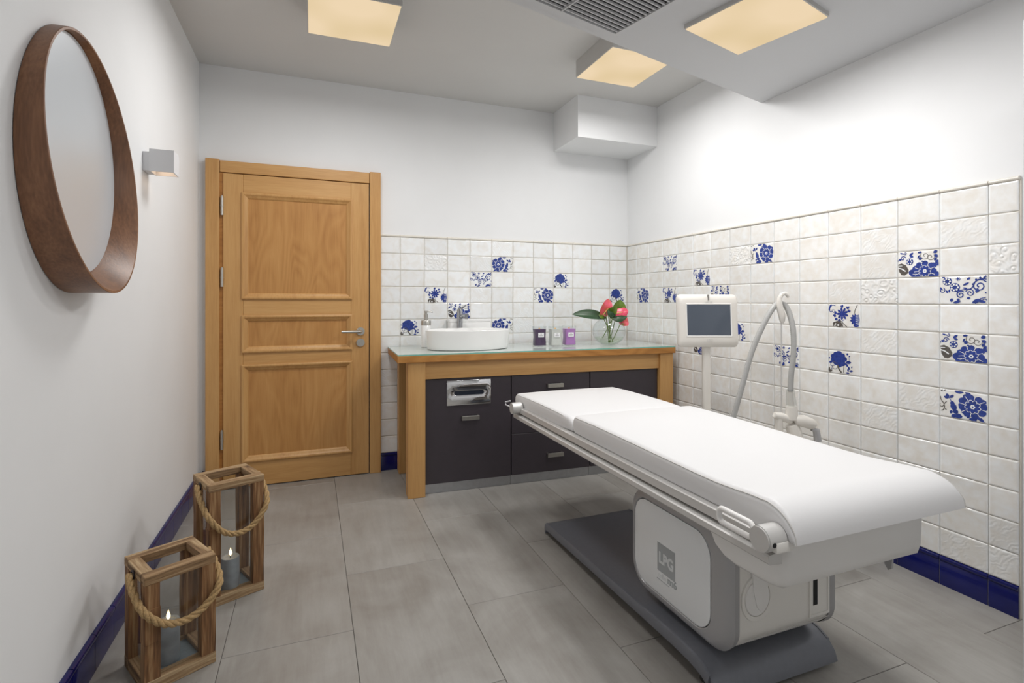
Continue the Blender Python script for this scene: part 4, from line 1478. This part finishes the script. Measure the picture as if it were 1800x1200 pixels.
tube(bm, [hp(-.052, .608, -.03), hp(-.045, .616, -.03), hp(-.02, .613, -.03), hp(.012, .602, -.03), hp(.03, .595, -.03)], [.010, .019, .020, .019, .018], 16)
tube(bm, [hp(-.030, .605, -.03), hp(-.026, .54, -.03), hp(-.026, .44, -.03)], .018, 14)
obj('handle', bm, 'machine', hd, smooth=50)
bm = BM()
tube(bm, [hp(.040, .592, -.035), hp(.050, .596, -.036), hp(.085, .594, -.04), hp(.122, .580, -.045), hp(.134, .572, -.046)], [.018, .026, .029, .027, .018], 18)
tube(bm, [hp(.030, .575, -.03), hp(.045, .545, -.03), hp(.060, .46, -.03)], [.027, .033, .035], 18)
obj('head', bm, 'machine', hd, smooth=50)
bm = BM()
tube(bm, [hp(.118, .558, -.05), hp(.140, .552, -.05), hp(.148, .50, -.05)], [.010, .016, .017], 12)
obj('suction_tip', bm, 'greymetal', hd, smooth=50)

# ------------------------------------------------------------------ lanterns with candles
def lantern(label, cx, cy, rz, w, d, h, seed):
    rn = random.Random(seed)
    t = thing('rope_lantern', (cx, cy, 0), label, 'lantern', rz, 'rustic lanterns by the left wall')
    a, b, p = w / 2, d / 2, .040
    rh, bh = .027, .036
    for sx in (-1, 1):
        for sy in (-1, 1):
            bm = BM()
            # rough post: slightly uneven sections
            rings = []
            for k in range(7):
                z = bh + (h - bh - rh) * k / 6
                j = lambda: rn.uniform(-.0012, .0012)
                x0, x1 = sorted((sx * a, sx * (a - p)))
                y0, y1 = sorted((sy * b, sy * (b - p)))
                rings.append([(x0 + j(), y0 + j(), z), (x1 + j(), y0 + j(), z), (x1 + j(), y1 + j(), z), (x0 + j(), y1 + j(), z)])
            loft(bm, rings)
            obj('post', bm, 'rustic', t, world=False)
    # a patched piece of bark-dark wood on the front post
    obj('wood_patch', mkbox(-a - .0015, -a + p + .0012, -b - .002, -b + p, h * .42, h * .43 + .10, bev=.001, seg=1), 'rustic', t, world=False)
    for sy in (-1, 1):
        y0, y1 = sorted((sy * (b + .001), sy * (b - p + .002)))
        obj('top_rail', mkbox(-a - .001, a + .001, y0, y1, h - rh, h, bev=.0015, seg=1), 'rustic_h', t, world=False)
        obj('bottom_rail', mkbox(-a - .001, a + .001, y0, y1, 0.0, bh, bev=.0015, seg=1), 'rustic_h', t, world=False)
    for sx in (-1, 1):
        x0, x1 = sorted((sx * (a + .001), sx * (a - p + .008)))
        obj('top_rail', mkbox(x0, x1, -b + p - .002, b - p + .002, h - rh, h - .0005, bev=.0015, seg=1), 'rustic_y', t, world=False)
        obj('bottom_rail', mkbox(x0, x1, -b + p - .002, b - p + .002, 0.0, bh, bev=.0015, seg=1), 'rustic_y', t, world=False)
    obj('tray', mkbox(-a + .010, a - .010, -b + .010, b - .010, .016, .022), 'zinc', t, world=False)
    g_ = .012
    for q in ((-a + p, a - p, -b + g_, -b + g_ + .002), (-a + p, a - p, b - g_ - .002, b - g_), (-a + g_, -a + g_ + .002, -b + p, b - p), (a - g_ - .002, a - g_, -b + p, b - p)):
        obj('glass_pane', mkbox(q[0], q[1], q[2], q[3], bh - .006, h - rh + .006), 'pane', t, world=False)
    # iron eyes
    for sx in (-1, 1):
        bm = BM()
        pts = [(sx * (a + .004), .013 * math.cos(2 * PI * k / 14), h - .024 + .013 * math.sin(2 * PI * k / 14)) for k in range(14)]
        tube(bm, pts, .003, 6, closed=True)
        cyl(bm, (sx * (a - .004), .013, h - .024), (sx * (a + .006), .013, h - .024), .004, 8)
        obj('handle_eye', bm, 'iron', t, world=False, smooth=60)
    # three-strand rope hanging in front
    drop = .140 if h < .4 else .178
    half = [(-(a + .013), .004, h - .022), (-(a + .017), -b * .55, h - .022 - drop * .22), (-(a + .006), -b - .013, h - .022 - drop * .52),
            (-a * .58, -b - .021, h - .022 - drop * .88), (0, -b - .023, h - .022 - drop)]
    base = catmull(half + [(-x, y, z) for x, y, z in half[-2::-1]], 9)
    bm = BM()
    for s_ in range(3):
        pts, up = [], Vector((0, 1, 0))
        for k, p_ in enumerate(base):
            dv = (base[min(k + 1, 72)] - base[max(k - 1, 0)]).normalized()
            n1 = dv.cross(up).normalized()
            n2 = dv.cross(n1)
            an = k * .62 + s_ * 2 * PI / 3
            pts.append(p_ + .0056 * (math.cos(an) * n1 + math.sin(an) * n2))
        tube(bm, pts, .0061, 7)
    obj('rope_handle', bm, 'rope', t, world=False, smooth=80)
    return t
def pillar(label, x, y, r, h):
    t = thing('pillar_candle', (x, y, .022), label, 'candle', 0, 'grey candles in the lanterns')
    bm = BM()
    lathe(bm, [(r * .96, 0), (r, .003), (r, h - .004), (r * .95, h), (r * .72, h - .001), (r * .62, h - .005), (r * .2, h - .006)], (x, y, .022), 32)
    obj('wax', bm, 'candle_grey', t, smooth=40)
    bm = BM()
    tube(bm, [(x, y, .022 + h - .006), (x + .001, y, .022 + h + .006)], .0013, 6)
    obj('wick', bm, 'wick', t)
    bm = BM()
    lathe(bm, [(.0006, 0), (.0042, .006), (.0052, .011), (.0038, .019), (.0014, .027), (.0003, .032)], (x + .001, y, .022 + h + .003), 12, 1.15, 1.15)
    fl = obj('flame', bm, 'flame', t, smooth=80)
    L = bpy.data.lights.new('flame_light', 'POINT')
    L.energy = .035
    L.color = (1, .62, .3)
    L.shadow_soft_size = .006
    lo = bpy.data.objects.new('flame_light', L)
    COL.objects.link(lo)
    lo.parent = t
    lo.location = (0, 0, h + .02)
lantern('shorter rustic wooden lantern with thick rope handle, nearest the viewer', -2.864, -1.722, math.radians(29), .195, .205, .350, 1)
pillar('lit grey pillar candle inside the shorter lantern', -2.868, -1.735, .033, .125)
lantern('taller rustic wooden lantern with rope handle, beside the oak door', -2.754, -1.298, math.radians(25), .200, .205, .467, 2)
pillar('lit grey pillar candle inside the taller lantern', -2.742, -1.345, .033, .130)
